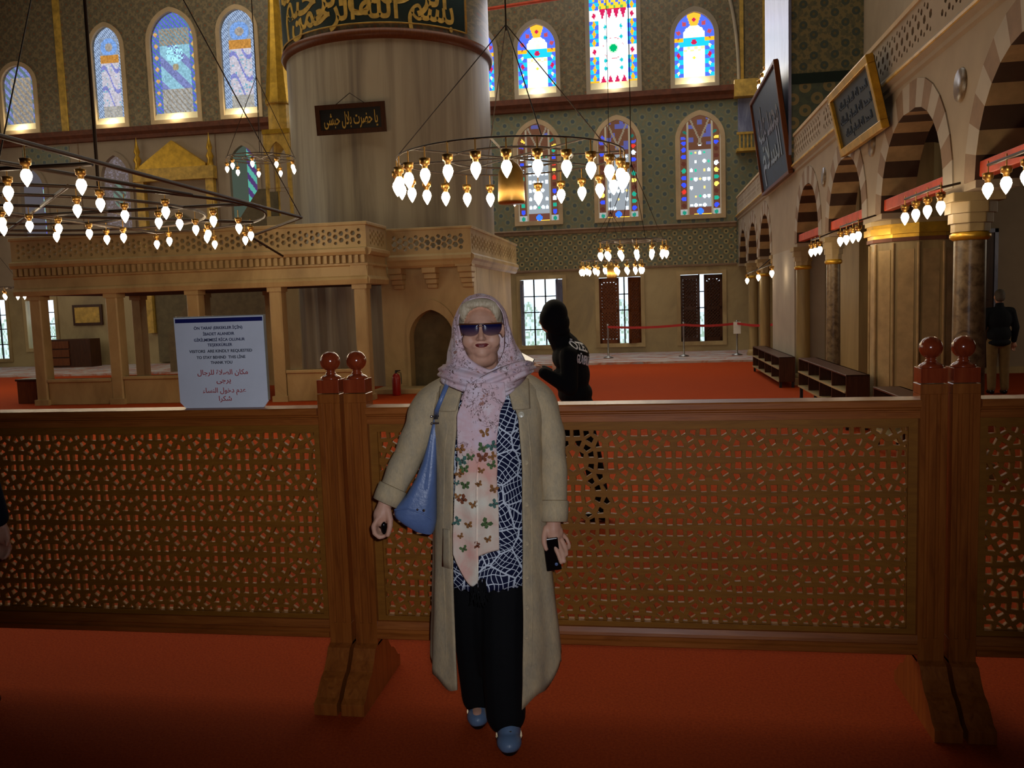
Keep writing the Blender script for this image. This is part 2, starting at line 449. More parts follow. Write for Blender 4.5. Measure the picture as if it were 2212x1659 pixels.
# string courses
b = MB()
b.prism([(WY, 6.86), (WY-0.08, 6.88), (WY-0.10, 6.98), (WY-0.2, 7.06), (WY-0.22, 7.2), (WY, 7.22)], -23.9, 3.6, axis='X')
struct(b.build('trim_2', 'cornice_red'))
b = MB()
b.prism([(WY, 3.44), (WY-0.05, 3.46), (WY-0.05, 3.52), (WY-0.09, 3.56), (WY, 3.6)], -4.6, 2.5, axis='X')
b.prism([(WY, 2.40), (WY-0.04, 2.41), (WY-0.04, 2.46), (WY, 2.47)], -4.6, 2.5, axis='X')
struct(b.build('trim_3', 'arch_brown'))
# pale plaster pilaster strips and painted ribs between the upper windows
b = MB()
for x0, x1 in ((2.62, 2.72), (3.22, 3.32), (-17.55, -17.35), (-9.9, -9.75)):
    b.box(x0, x1, WY-0.06, WY-0.001, 7.24, 13.6)
struct(b.build('trim_4', 'gold_paint'))
b = MB()
for cx in (-3.5, 1.35):
    s = 1 if cx > 0 else -1
    pts = [(cx+s*(1.0-0.9*(1-math.cos(a)))*1.25, 7.3+3.6*math.sin(a)) for a in [i*PI/2/14 for i in range(15)]]
    b.tube([(x, WY-0.05, z) for x, z in pts], 0.05, 6)
struct(b.build('trim_5', 'pale_plaster'))
b = MB(); b.tube([(-4.2, WY-1.2, 9.35), (0.2, WY-1.2, 9.62)], 0.05, 6)
tag(b.build('tie_beam', 'beam_red'), 'red iron tie beam high across the left window bay of the far wall', 'beam')

# ---- stained glass mosaics
def hsh(i, j, k=0):
    x = math.sin(i*127.1+j*311.7+k*74.7)*43758.5453
    return x-math.floor(x)
WHT = (1.9, 2.0, 2.1)
def pat_A(x, z, w):
    cx, z0, ww, zs, zt, _ = w
    u = (x-cx)/(ww/2); 
    du, dv = abs(u), (z-z0)
    rr = math.hypot(x-cx, (z-zs)*0.95)/(ww/2)
    inner = du < 0.52 and 0.22 < dv and (z < zs+0.02 or rr < 0.55)
    blue, yel, red, cy = (0.10, 0.20, 1.5), (1.3, 0.62, 0.02), (0.75, 0.02, 0.10), (0.02, 0.75, 1.2)
    if inner:
        if z > zs-0.02: return (1.7, 1.5, 0.9) if (abs(u) < 0.2 and hsh(int(x*20), int(z*20)) < 0.6) else WHT
        if z > zs-0.24: return red if math.hypot(x-cx, z-(zs-0.13)) < 0.07 else cy
        if z > zs-0.36 and (int((x-cx+9)*11)+int(z*11)) % 2 == 0: return (1.8, 1.4, 0.5)
        if math.hypot(x-cx, z-(z0+0.75)) < 0.045: return (1.6, 1.4, 0.1)
        return WHT
    if z > zs:
        a = math.atan2(z-zs, x-cx); k = (a/PI*5) % 1.0; kk = int(a/PI*5)
        if kk == 2: return (1.2, 0.65, 0.05) if abs(k-0.5)+abs(rr-0.8)*2 > 0.22 else red
        return blue if abs(k-0.5)*1.2+abs(rr-0.78)*2 > 0.30 else (0.6, 0.1, 0.12)
    if dv < 0.22 and du < 0.52: return red if math.hypot(x-cx, dv-0.11) < 0.06 else ((0.1, 0.8, 0.9) if (int(x*16)+int(z*16)) % 2 else (1.1, 1.2, 1.3))
    row = int((z-z0)/0.235); fz = ((z-z0)/0.235) % 1.0-0.5
    fx = (abs(x-cx)-0.76*ww/2)/0.13
    d = abs(fx)*0.9+abs(fz)
    if row == 0 or row == 5: return yel if d > 0.3 else (0.5, 0.1, 0.05)
    if row == 3: return red if d < 0.40 else (blue if (fx*fz) > 0 else cy)
    return (1.4, 1.25, 0.7) if d < 0.30 else (blue if (fx*fz) > 0 else cy)
def pat_B(x, z, w):
    cx, z0, ww, zs, zt, _ = w
    u = (x-cx)/(ww/2); dv = z-z0; du = abs(u)
    blue, yel, red, cy, wh = (0.08, 0.2, 1.6), (1.3, 0.62, 0.02), (0.75, 0.02, 0.12), (0.02, 0.7, 1.1), WHT
    if du > 0.58:
        p = dv % 0.95
        fx = (abs(x-cx)-0.79*ww/2)/0.13; fz = ((dv % 0.24)/0.24)-0.5
        d = abs(fx)+abs(fz)
        if p < 0.28 and dv > 0.28: return red if d < 0.42 else (1.3, 1.3, 1.3)
        if dv < 0.3: return yel
        return yel if (abs(fx)+abs(fz*0.8)) < 0.42 else (blue if fx*fz > 0 else cy)
    if dv < 0.22: return red if math.hypot(x-cx, dv-0.12) < 0.07 else ((1.1, 0.9, 0.3) if (int(x*14)+int(z*14)) % 2 else (1.0, 1.0, 1.3))
    if dv < 0.42 or (1.95 < dv < 2.2):
        k = ((x-cx)/0.19) % 1.0-0.5; t_ = (dv-0.25)/0.17 if dv < 0.5 else (2.15-dv)/0.2
        return red if abs(k) < 0.33*(1-t_)+0.06 else wh
    if dv > 2.2: return (1.2, 0.8, 0.05) if (int(x*15)+int(z*13)) % 3 else (0.08, 0.2, 1.4) if dv > 2.32 else (0.2, 0.6, 0.1)
    r = math.hypot(x-cx, dv-1.15)
    if r < 0.10: return (0.0, 0.55, 0.18)
    if r < 0.14: return (0.75, 1.2, 0.8)
    if 0.27 < r < 0.295 and hsh(int(math.atan2(dv-1.15, x-cx)*4), 3) < 0.4: return (0.8, 0.25, 0.3)
    for sx in (-1, 1):
        for q in (0.62, 0.82, 1.45, 1.72):
            if abs(x-cx-sx*0.22)+abs(dv-q)*0.8 < 0.055: return (0.02, 0.7, 0.75)
    if abs(u-math.sin(dv*8)*0.28) < 0.03: return (1.1, 1.2, 1.4)
    return wh
def pat_low(x, z, w):
    cx, z0, ww, zs, zt, k = w
    u = (x-cx)/(ww/2); dv = (z-z0); du = abs(u)
    bg = (0.13, 0.055, 0.03)
    if abs(du-0.56) < 0.045 or du > 0.95: return (0.30, 0.24, 0.16)
    q = 0.118
    seed = {'D': 3, 'E': 11, 'F': 23}[k]
    if du < 0.52:
        gx = (x-cx)/q; gz = dv/q; i = math.floor(gx+0.5); j = math.floor(gz)
        fx = gx-i; fz = gz-j-0.5
        if z > zs-0.12:
            return (0.24, 0.19, 0.13) if abs(abs(gx*0.8)-abs((z-zs)*3)) < 0.18 else (bg if hsh(i, j, seed) > 0.3 else (0.10, 0.10, 0.30))
        base = (0.34, 0.38, 0.42) if z < zs-0.25 and dv > 0.2 else bg
        if dv < 0.24: return (0.05, 0.25, 1.6) if math.hypot(x-cx, dv-0.12) < 0.085 else ((1.4, 0.9, 0.1) if (dv < 0.06 and hsh(i, 1, seed) < 0.6) else (0.16, 0.06, 0.04))
        jj = j if k != 'F' else int(j/1.0)
        h = hsh(i, jj, seed)
        r = 0.40 if h > 0.35 else 0.26
        if j % 2 == (0 if k != 'D' else 1) and h < 0.8 and math.hypot(fx, fz*0.9) < r:
            if h < 0.12: return (0.02, 0.7, 0.4)
            if h < 0.2: return (1.3, 0.95, 0.3)
            return (1.6, 2.0, 2.3)
        return base
    if z > zs:
        a = math.atan2(z-zs, x-cx); kk = int(a/PI*9); fr = (a/PI*9) % 1.0-0.5; rr = math.hypot(x-cx, z-zs)/(ww/2)
        h = hsh(kk, 5, seed)
        if abs(fr) < 0.22 and abs(rr-0.8) < 0.11: return (0.08, 0.10, 0.75) if h < 0.35 else ((1.2, 0.8, 0.1) if h < 0.6 else (0.02, 0.16, 0.12))
        return bg
    row = int(dv/0.19); fz = (dv/0.19) % 1.0-0.5; fx = (abs(x-cx)-0.77*ww/2)/0.19; s = 1 if x > cx else 0
    h = hsh(row, s, seed); d = math.hypot(fx, fz)
    if row == 0: return (0.02, 0.3, 0.2) if d < 0.3 else (0.42, 0.42, 0.42)
    if d < 0.33:
        if h < 0.25: return (0.05, 0.10, 1.3)
        if h < 0.42: return (1.5, 1.1, 0.2)
        if h < 0.52: return (0.9, 0.05, 0.03)
        if h < 0.66: return (0.02, 0.45, 0.3)
        if h < 0.76: return (1.4, 1.9, 2.2)
        return (0.10, 0.03, 0.02)
    return bg
def pat_left(x, z, w):
    cx, z0, ww, zs, zt, k = w
    u = (x-cx)/(ww/2); dv = (z-z0); du = abs(u); H = zt-z0; v = dv/H
    h = hsh(int(x*26), int(z*26), 7); g = 0.75+0.5*h
    def hz(c, a=0.22): return tuple((q*(1-a)+a*0.5)*g for q in c)
    if k == 'K':
        if du > 0.60 or v > 0.9: return (0.42, 0.55, 0.78) if int((x*1.3+z)*22) % 2 else (0.14, 0.19, 0.30)
        if v > 0.72:
            r = math.hypot(u, (v-0.8)*6)
            return hz((0.12, 0.34, 0.85) if 0.25 < r < 0.55 else (0.34, 0.28, 0.22) if r < 0.25 else (0.20, 0.28, 0.42))
        if v > 0.64: return hz((0.55, 0.24, 0.03), 0.05)
        if v > 0.2:
            s = math.sin(v*30+u*5+2.0*math.sin(u*5))
            return hz((0.16, 0.18, 0.62) if s > 0.8 else ((0.2, 0.6, 0.85) if h < 0.10 else (0.60, 0.56, 0.66)))
        return hz((0.42, 0.38, 0.30)) if int((x+z)*18) % 2 else hz((0.36, 0.36, 0.36))
    if k == 'L':
        if du > 0.66 or v > 0.86:
            i = int(dv/0.34); f_ = (dv/0.34) % 1.0-0.5
            if abs(f_)*1.2+abs(du-0.83)*2.4 < 0.26: return hz((0.72, 0.42, 0.10), 0.1)
            return hz((0.08, 0.10, 0.72), 0.1) if int((x*1.2+z)*12) % 2 else (0.10, 0.24, 0.30)
        if v > 0.7: return hz((0.30, 0.20, 0.10)) if int((x*1.1+z)*14) % 2 else hz((0.10, 0.24, 0.32))
        if v > 0.3:
            r = math.hypot(u, (v-0.5)*4.5); q = math.hypot(u, (v-0.62)*5)
            if r < 0.14: return hz((0.36, 0.28, 0.12))
            if q < 0.4 and h > 0.3: return hz((0.40, 0.85, 1.0), 0.05)
            return hz((0.22, 0.55, 0.72)) if math.sin(v*26+u*6) > -0.3 else hz((0.12, 0.16, 0.5))
        return hz((0.36, 0.36, 0.34)) if int((x*1.2+z)*16) % 3 else hz((0.26, 0.20, 0.12))
    if k == 'J':
        if du > 0.6 or v > 0.82: return hz((0.12, 0.16, 0.55)) if int((x*1.2+z)*7) % 2 else (0.12, 0.18, 0.18)
        return hz((0.32, 0.22, 0.10)) if int((x*1.2+z)*9) % 2 else hz((0.16, 0.17, 0.20))
    if k == 'P':
        if u > 0.1 and v > 0.1: return (0.10, 0.42, 0.34) if int((x+z*0.7)*6.5) % 2 else (0.08, 0.04, 0.16)
        return (0.06, 0.08, 0.06)
    if k == 'N':
        if math.hypot(u, (v-0.5)*2.4) < 0.42: return (0.13, 0.20, 0.16) if int((x+z)*9) % 2 else (0.08, 0.07, 0.06)
        return (0.12, 0.09, 0.08) if h > 0.25 else (0.18, 0.15, 0.17)
    if u > 0.55: return (0.1, 0.1, 0.6) if int(z*7) % 2 else (0.3, 0.55, 0.5)
    return (0.09, 0.08, 0.09)
def pat_sky(x, z, w):
    a, b_, c, d = w
    n = hsh(int(x*30), int(z*14), 5)
    v = (z-c)/(d-c)
    if v < 0.55+0.12*math.sin(x*7): 
        return (0.55+0.4*n, 0.80+0.35*n, 0.85+0.4*n) if n > 0.35 else (0.42, 0.62, 0.50)
    return (1.5, 1.8, 2.1)
def mosaic(name, x0, x1, z0, z1, y, w, pat, cell, parent):
    nx = max(2, int(round((x1-x0)/cell))); nz = max(2, int(round((z1-z0)/cell)))
    dx = (x1-x0)/nx; dz = (z1-z0)/nz
    vs = [(x0+i*dx, y, z0+j*dz) for j in range(nz+1) for i in range(nx+1)]
    fs = [(j*(nx+1)+i, j*(nx+1)+i+1, (j+1)*(nx+1)+i+1, (j+1)*(nx+1)+i) for j in range(nz) for i in range(nx)]
    me = bpy.data.meshes.new(name); me.from_pydata(vs, [], fs); me.materials.append(M('stained_glass'))
    at_ = me.color_attributes.new('glass', 'FLOAT_COLOR', 'CORNER')
    buf = []
    for j in range(nz):
        for i in range(nx):
            c_ = pat(x0+(i+0.5)*dx, z0+(j+0.5)*dz, w); buf += [c_[0], c_[1], c_[2], 1.0]*4
    at_.data.foreach_set('color', buf); me.update()
    o = bpy.data.objects.new(name, me); C.objects.link(o); o.parent = parent
    return o
wn = 0
def arched_window(w, pat, framemat, label=None):
    global wn; wn += 1
    cx, z0, ww, zs, zt, k = w
    fr = plate('window_%d' % wn, wpoly(w, 0.10), [wpoly(w, -0.02)], 0.08, 'Y', WY-0.05, framemat); struct(fr)
    sl = MB(); y1_ = WY+0.13; sl.add([(cx-ww/2-0.01, WY-0.04, z0-0.01), (cx+ww/2+0.01, WY-0.04, z0-0.01), (cx+ww/2+0.01, y1_, z0+0.24), (cx-ww/2-0.01, y1_, z0+0.24), (cx-ww/2-0.01, y1_, z0-0.01), (cx+ww/2+0.01, y1_, z0-0.01)], [(0, 1, 2, 3), (0, 4, 5, 1), (3, 2, 5, 4), (0, 3, 4), (1, 5, 2)])
    if z0 > 7: sl.build('sill', 'sill_white', fr)
    # the thin sheet of leaded glass set at the back of the reveal
    mosaic('stained_glass_pane', cx-ww/2-0.02, cx+ww/2+0.02, z0-0.02, zt+0.02, WY+0.14, w, pat, 0.026, fr)
    return fr
for w in UP: arched_window(w, {'A': pat_A, 'B': pat_B}.get(w[5], pat_left), 'pale_plaster' if w[0] > -5 else 'cream_plaster')
for w in LOW: arched_window(w, pat_low, 'cream_plaster')
for w in LOWL: arched_window(w, pat_left, 'plaster')

def shutter(parent, x_h, x_t, y_h, y_t, z0, z1, mat):
    """a hinged leaf with a diagonal lattice, hinge at x_h,y_h, free edge at x_t,y_t"""
    mb = MB(); a = Vector((x_h, y_h, 0)); t_ = Vector((x_t, y_t, 0)); d = t_-a; L = d.length; d.normalize(); nrm = Vector((-d.y, d.x, 0))
    def bar(u0, u1, v0, v1, th=0.02):
        c = a+d*((u0+u1)/2)+Vector((0, 0, (v0+v1)/2)); mb.obox(c, d*((u1-u0)/2), nrm*th, Vector((0, 0, (v1-v0)/2)))
    bar(0, 0.07, z0, z1); bar(L-0.07, L, z0, z1); bar(0, L, z0, z0+0.12); bar(0, L, z1-0.12, z1); bar(0, L, (z0+z1)/2-0.04, (z0+z1)/2+0.04)
    W_, H_ = L-0.14, z1-z0-0.24
    n_ = int((W_+H_)/0.09)
    for i in range(1, n_):
        s_ = i*0.09
        for sg in (0, 1):
            x0_, z0_ = (s_, 0) if s_ < W_ else (W_, s_-W_); x1_, z1_ = (0, s_) if s_ < H_ else (s_-H_, H_)
            if sg: x0_, x1_ = W_-x0_, W_-x1_
            p = a+d*(0.07+x0_)+Vector((0, 0, z0+0.12+z0_)); q = a+d*(0.07+x1_)+Vector((0, 0, z0+0.12+z1_))
            if (q-p).length > 0.03: mb.tube([p, q], 0.031, 4, cap=False)
    return mb.build('shutter', mat, parent)
def ground_window(g, bars, leaves):
    global wn; wn += 1
    x0, x1, z0, z1 = g
    fr = plate('window_%d' % wn, rect(x0-0.09, x1+0.09, z0-0.09, z1+0.09), [rect(x0+0.02, x1-0.02, z0+0.02, z1-0.02)], 0.08, 'Y', WY-0.04, 'cream_marble'); struct(fr)
    mosaic('pane', x0, x1, z0, z1, WY+0.42, g, pat_sky, 0.04, fr)
    mb = MB()
    for xb in bars: mb.box(xb-0.02, xb+0.02, WY+0.36, WY+0.40, z0, z1)
    for zb in (0.24, 0.5, 0.74): mb.box(x0, x1, WY+0.36, WY+0.40, z0+(z1-z0)*zb-0.015, z0+(z1-z0)*zb+0.015)
    mb.build('mullion', 'black_panel', fr)
    for lv in leaves: shutter(fr, *lv)
    return fr
g = GR[0]; ground_window(g, (-3.2, -2.87, -2.52), [(g[0]+0.02, g[0]+0.16, WY+0.03, WY-0.42, 0.34, 2.18, 'grey_marble'), (g[1]-0.02, g[1]-0.16, WY+0.03, WY-0.42, 0.34, 2.18, 'grey_marble')])
g = GR[1]; ground_window(g, (-0.6,), [(g[0]+0.02, g[0]+0.58, WY+0.05, WY-0.02, 0.32, 2.17, 'brown_wood'), (g[1]-0.02, g[1]-0.36, WY+0.05, WY-0.20, 0.32, 2.17, 'brown_wood')])
g = GR[2]; ground_window(g, (1.5,), [(g[0]+0.02, g[0]+0.53, WY+0.05, WY+0.02, 0.32, 2.17, 'dark_wood'), (g[1]-0.02, g[1]-0.52, WY+0.05, WY+0.02, 0.32, 2.17, 'dark_wood')])
ground_window(GR[3], (-18.9,), [])
ground_window(GR[4], (-20.6,), [])

# pale carpet strip along the far wall
b = MB(); b.box(-23.9, 3.4, 20.8, WY-0.01, 0.0, 0.05)
o = tag(b.build('carpet_strip', 'pale_carpet'), 'pale patterned carpet strip along the foot of the far wall', 'carpet')

# ================================================================ the great pillar
PX, PY, PR = -5.40, 18.53, 2.16
root = empty('round_pillar', (PX, PY, 0), 0, 'huge round veined marble pillar with a calligraphy band rising behind the balcony', 'pillar')
b = MB()
n = 96
prof = [(PR, 2.6), (PR, 6.74)]
b.lathe(prof, (0, 0, 0), n)
vs = []
for z in (0.0, 2.6):
    for i in range(n):
        r = PR if (i // 2) % 2 else PR-0.09
        vs.append((r*math.cos(2*PI*i/n), r*math.sin(2*PI*i/n), z))
b.add(vs, [(i, (i+1) % n, n+(i+1) % n, n+i) for i in range(n)])
b.build('shaft', 'pillar_marble', root)
b = MB(); b.lathe([(PR-0.02, 6.70), (PR+0.06, 6.72), (PR+0.10, 6.80), (PR+0.08, 6.88), (PR-0.02, 6.92)], (0, 0, 0), n)
b.build('collar', 'brown_wood', root)
b = MB(); b.lathe([(PR+0.02, 6.90), (PR+0.02, 14.0)], (0, 0, 0), n); b.build('painted_drum', 'tile_upper', root)
FA = math.atan2(-PY, -PX)   # towards the camera
b = MB(); b.lathe([(PR+0.035, 6.98), (PR+0.05, 7.0), (PR+0.05, 8.25), (PR+0.035, 8.27)], (0, 0, 0), 72, a0=FA-PI*0.52, a1=FA+math.radians(44))
b.build('lettering_band', 'dark_green', root)
b = MB()
b.lathe([(PR+0.03, 6.98), (PR+0.065, 6.98), (PR+0.065, 8.3)], (0, 0, 0), 2, a0=FA+math.radians(44), a1=FA+math.radians(45.5))
b.lathe([(PR+0.05, 6.97), (PR+0.07, 6.985), (PR+0.05, 7.0)], (0, 0, 0), 60, a0=FA-PI*0.52, a1=FA+math.radians(45))
b.build('band_border', 'gold_paint', root)
parts = []
def bend(a_off, z_off, R_):
    def f(v):
        a = FA+a_off+v.x/R_
        r = R_+v.z
        return Vector((r*math.cos(a), r*math.sin(a), z_off+v.y))
    return f
words = ['بسم الله', 'الرحمن', 'الرحيم', 'لا اله الا الله', 'الحمد لله', 'الملك', 'السلام']
for row, (zz, sz, off) in enumerate(((7.30, 0.60, 0.0), (7.62, 0.72, 0.25), (7.95, 0.60, 0.1))):
    a = math.radians(37)-off*0.3
    k = row
    while a > -PI*0.46:
        me = text_mesh(arabic(words[k % len(words)]), sz, extrude=0.006, bold=0.012)
        xs = [v.co.x for v in me.vertices]; wd = (max(xs)-min(xs)) if xs else 0.5
        for v in me.vertices: v.co.y *= 1.25
        a -= wd/2/PR
        if a-wd/2/PR < -PI*0.5: bpy.data.meshes.remove(me); break
        parts.append((me, bend(a, zz, PR+0.055)))
        a -= wd/2/PR+0.02; k += 1
join_meshes('calligraphy', parts, 'gold_paint').parent = root

# hanging plaque
root = empty('calligraphy_plaque', (-5.55, 16.27, 5.21), 0.0, 'small dark wooden plaque with gold calligraphy hanging on the round pillar', 'plaque')
root.rotation_euler = (math.radians(6), 0, 0)
b = MB(); b.box(-0.69, 0.69, 0, 0.05, -0.27, 0.27); bevel(b.build('board', 'black_panel', root), 0.01)
me = plate_mesh('frame', rect(-0.70, 0.70, -0.28, 0.28), [rect(-0.61, 0.61, -0.19, 0.19)], 0.04, 'Y', -0.03)
me.materials.append(M('dark_wood')); o = bpy.data.objects.new('frame', me); C.objects.link(o); o.parent = root
mt = text_mesh(arabic('يا حضرت بلال حبشي'), 0.36, 1.08, 0.004, 0.004)
join_meshes('lettering', [(mt, lambda v: Vector((v.x, -0.012-v.z, v.y*0.9)))], 'gold_paint').parent = root
b = MB(); b.tube([(-0.3, 0.02, 0.27), (0, 0.05, 0.48), (0.3, 0.02, 0.27)], 0.008, 5); b.build('hanging_wire', 'iron', root)

# ================================================================ raised marble platform on posts
MF = 13.95
root = empty('marble_platform', (-7.9, MF, 0), 0, 'long raised marble platform on square posts with pierced balustrade beside the round pillar', 'platform')
def rel(o, r): o.location = Vector(o.location)-r.location; return o
def P(mb, name, mat, bv=0): 
    o = mb.build(name, mat, root); o.location = -Vector(root.location)
    if bv: bevel(o, bv)
    return o
def hexa(cx, cz, r, a0=0): return [(cx+r*math.cos(a0+i*PI/3), cz+r*math.sin(a0+i*PI/3)) for i in range(6)]
XL, XR = -11.22, -4.60
def balustrade_holes(x0, x1, z0, z1, r=0.036, dx=0.165):
    H = []
    zc = (z0+z1)/2; k = 0; x = x0+0.14
    while x < x1-0.1:
        if k % 2 == 0:
            H += [hexa(x, zc, r*1.25), hexa(x, zc+0.105, r*0.85), hexa(x, zc-0.105, r*0.85)]
        else:
            H += [hexa(x, zc+0.055, r*1.2), hexa(x, zc-0.055, r*1.2)]
        x += dx/2+0.02; k += 1
    return H
o = plate('balustrade', rect(XL, XR, 2.58, 2.97), balustrade_holes(XL, XR, 2.60, 2.95), 0.09, 'Y', MF, 'cream_marble', root); o.location = -Vector(root.location)
o = plate('balustrade', rect(MF+0.09, 15.08, 2.58, 2.97), balustrade_holes(MF+0.1, 15.1, 2.60, 2.95), 0.09, 'X', XR-0.09, 'cream_marble', root); o.location = -Vector(root.location)
b = MB(); b.box(XL-0.03, XR+0.03, MF-0.03, MF+0.12, 2.96, 3.02); b.box(XR-0.12, XR+0.03, MF+0.12, 15.05, 2.96, 3.02); P(b, 'handrail', 'cream_marble', 0.012)
b = MB()
prof = [(0.30, 1.98), (-0.02, 1.98), (-0.04, 2.06), (-0.02, 2.10), (0.0, 2.12), (0.02, 2.28), (-0.01, 2.30), (-0.01, 2.33), (0.02, 2.34), (0.02, 2.46), (-0.05, 2.47), (-0.08, 2.52), (-0.08, 2.57), (0.0, 2.60), (0.30, 2.60)]
b.prism([(MF+y, z) for y, z in prof], XL, XR, axis='X')
b.prism([(XR-y, z) for y, z in prof], MF, 15.05, axis='Y')
P(b, 'cornice', 'cream_marble')
b = MB(); x = XL+0.05
while x < XR-0.06:
    b.box(x, x+0.055, MF-0.055, MF+0.02, 2.335, 2.465); x += 0.11
P(b, 'dentil_row', 'cream_marble')
b = MB(); b.box(XL+0.1, -7.62, MF+0.1, 17.5, 1.99, 2.2); b.box(-7.62, XR-0.3, MF+0.1, 16.0, 1.99, 2.2); P(b, 'platform_floor', 'dark_ceiling')
posts = (-10.865, -9.365, -7.815, -6.285, -4.765)
for i, x in enumerate(posts):
    for yy in ((MF+0.14, 17.2) if i < 3 else (MF+0.14,)):
        b = MB(); s = 0.110
        b.prism([(x-s, yy-s+0.02), (x-s+0.02, yy-s), (x+s-0.02, yy-s), (x+s, yy-s+0.02), (x+s, yy+s), (x-s, yy+s)], 0.1, 1.99)
        b.box(x-s-0.03, x+s+0.03, yy-s-0.03, yy+s+0.03, 0.0, 0.10)
        b.box(x-s-0.02, x+s+0.02, yy-s-0.02, yy+s+0.02, 1.90, 1.99)
        P(b, 'post', 'cream_marble')
for i, hgt in ((0, 0.47), (1, 0.50), (3, 0.55)):
    b = MB(); b.box(posts[i]+0.12, posts[i+1]-0.12, MF+0.06, MF+0.16, 0.0, hgt); b.box(posts[i]+0.12, posts[i+1]-0.12, MF+0.03, MF+0.19, hgt-0.06, hgt)
    P(b, 'low_wall', 'cream_marble', 0.01)
for i in (1,):
    b = MB(); b.box(posts[i]+0.12, posts[i+1]-0.12, 17.15, 17.25, 0.0, 0.45); P(b, 'low_wall', 'cream_marble')

# balcony wrapped round the pillar, with the wall under it
root = empty('stone_balcony', (-3.9, 15.1, 0), 0, 'stone balcony with pierced balustrade, corbels and a pointed niche at the pillar foot', 'balcony')
BX0, BX1, BY = -4.60, -3.05, 15.1
o = plate('balustrade', rect(BX0, BX1, 2.50, 2.92), balustrade_holes(BX0, BX1, 2.52, 2.88, 0.045), 0.09, 'Y', BY, 'cream_marble', root); o.location = -Vector(root.location)
o = plate('balustrade', rect(BY+0.09, 20.6, 2.50, 2.92), balustrade_holes(BY, 20.6, 2.52, 2.88, 0.045, 0.3), 0.09, 'X', BX1-0.09, 'cream_marble', root); o.location = -Vector(root.location)
b = MB(); b.box(BX0, BX1+0.03, BY-0.03, BY+0.12, 2.92, 2.97); b.box(BX1-0.12, BX1+0.03, BY+0.12, 20.6, 2.92, 2.97); P(b, 'handrail', 'cream_marble', 0.012)
b = MB()
prof = [(0.30, 2.26), (0.04, 2.26), (0.0, 2.30), (-0.02, 2.36), (-0.05, 2.40), (-0.05, 2.46), (0.0, 2.50), (0.30, 2.50)]
b.prism([(BY+y, z) for y, z in prof], BX0, BX1, axis='X'); b.prism([(BX1-y, z) for y, z in prof], BY, 20.6, axis='Y')
P(b, 'cornice', 'cream_marble')
for cx in (-4.50, -3.86, -3.20):
    b = MB()
    for j, (dy, z0, z1) in enumerate(((0.05, 2.16, 2.27), (0.14, 2.06, 2.16), (0.22, 1.97, 2.06), (0.30, 1.89, 1.97))):
        b.box(cx-0.13+0.012*j, cx+0.13-0.012*j, BY+dy, 15.55, z0, z1)
    P(b, 'corbel', 'cream_marble', 0.015)
nic = arch_poly(-3.93, 0.0, 0.84, 0.98, 1.50, 8)
o = plate('wall_panel', rect(-4.86, -3.10, 0, 2.5), [nic], 0.28, 'Y', 15.5, 'cream_marble', root); o.location = -Vector(root.location)
o = plate('niche_moulding', scale_poly(arch_poly(-3.93, 0.0, 0.84, 0.98, 1.50, 8), 1.13, (-3.93, 0.0)), [nic], 0.05, 'Y', 15.46, 'cream_marble', root); o.location = -Vector(root.location)
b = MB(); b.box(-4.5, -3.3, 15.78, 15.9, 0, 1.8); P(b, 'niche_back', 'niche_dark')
b = MB(); b.box(-3.4, -3.10, 15.8, 19.9, 0, 2.5); P(b, 'side_wall', 'cream_marble')
b = MB(); b.box(-4.86, -4.80, 15.6, 17.0, 0, 2.3); P(b, 'side_wall', 'cream_marble')
b = MB(); b.box(-4.90, -2.98, 14.9, 15.48, 0, 0.09); P(b, 'plinth', 'cream_marble', 0.01)

# fire extinguisher
root = empty('fire_extinguisher', (-4.42, 14.72, 0), 0, 'small red fire extinguisher on the carpet beside the balcony wall', 'fire extinguisher')
b = MB(); b.lathe([(0.001, 0), (0.07, 0.0), (0.075, 0.02), (0.075, 0.30), (0.06, 0.36), (0.03, 0.39), (0.001, 0.40)], n=20); b.build('cylinder', 'red_paint', root)
b = MB(); b.lathe([(0.02, 0.39), (0.02, 0.43), (0.001, 0.44)], n=10); b.box(-0.012, 0.08, -0.012, 0.012, 0.43, 0.45); b.tube([(0.02, 0, 0.42), (0.09, 0, 0.40), (0.095, 0, 0.2)], 0.008, 6); b.build('valve', 'black_panel', root)

# low wooden chest left of the platform
root = empty('wooden_chest', (-11.42, 14.3, 0), 0, 'small dark wooden box on the red carpet left of the platform', 'box')
b = MB(); b.box(-0.2, 0.2, 0, 0.45, 0.0, 0.42); bevel(b.build('body', 'brown_wood', root), 0.008)
b = MB(); b.box(-0.22, 0.22, -0.02, 0.47, 0.42, 0.46); bevel(b.build('lid', 'dark_wood', root), 0.006)
# cabinet under the far window seen through the platform
root = empty('bookcase', (-17.45, 23.6, 0.05), 0, 'dark wooden book cabinet below the far window seen between the platform posts', 'cabinet')
b = MB(); b.box(-0.75, 0.85, 0, 0.5, 0, 0.85); b.build('body', 'dark_wood', root)
for k in range(3):
    b = MB(); b.box(-0.70, 0.15, -0.03, 0.0, 0.06+0.26*k, 0.28+0.26*k); b.build('drawer', 'brown_wood', root)
root = empty('wall_picture', (-17.2, WY-0.04, 1.62), 0, 'framed brown panel on the far wall above the book cabinet', 'picture')
b = MB(); b.box(-0.5, 0.5, -0.02, 0.03, -0.32, 0.32); b.build('frame', 'dark_wood', root)
b = MB(); b.box(-0.42, 0.42, -0.03, -0.021, -0.24, 0.24); b.build('panel', 'gold_paint', root)

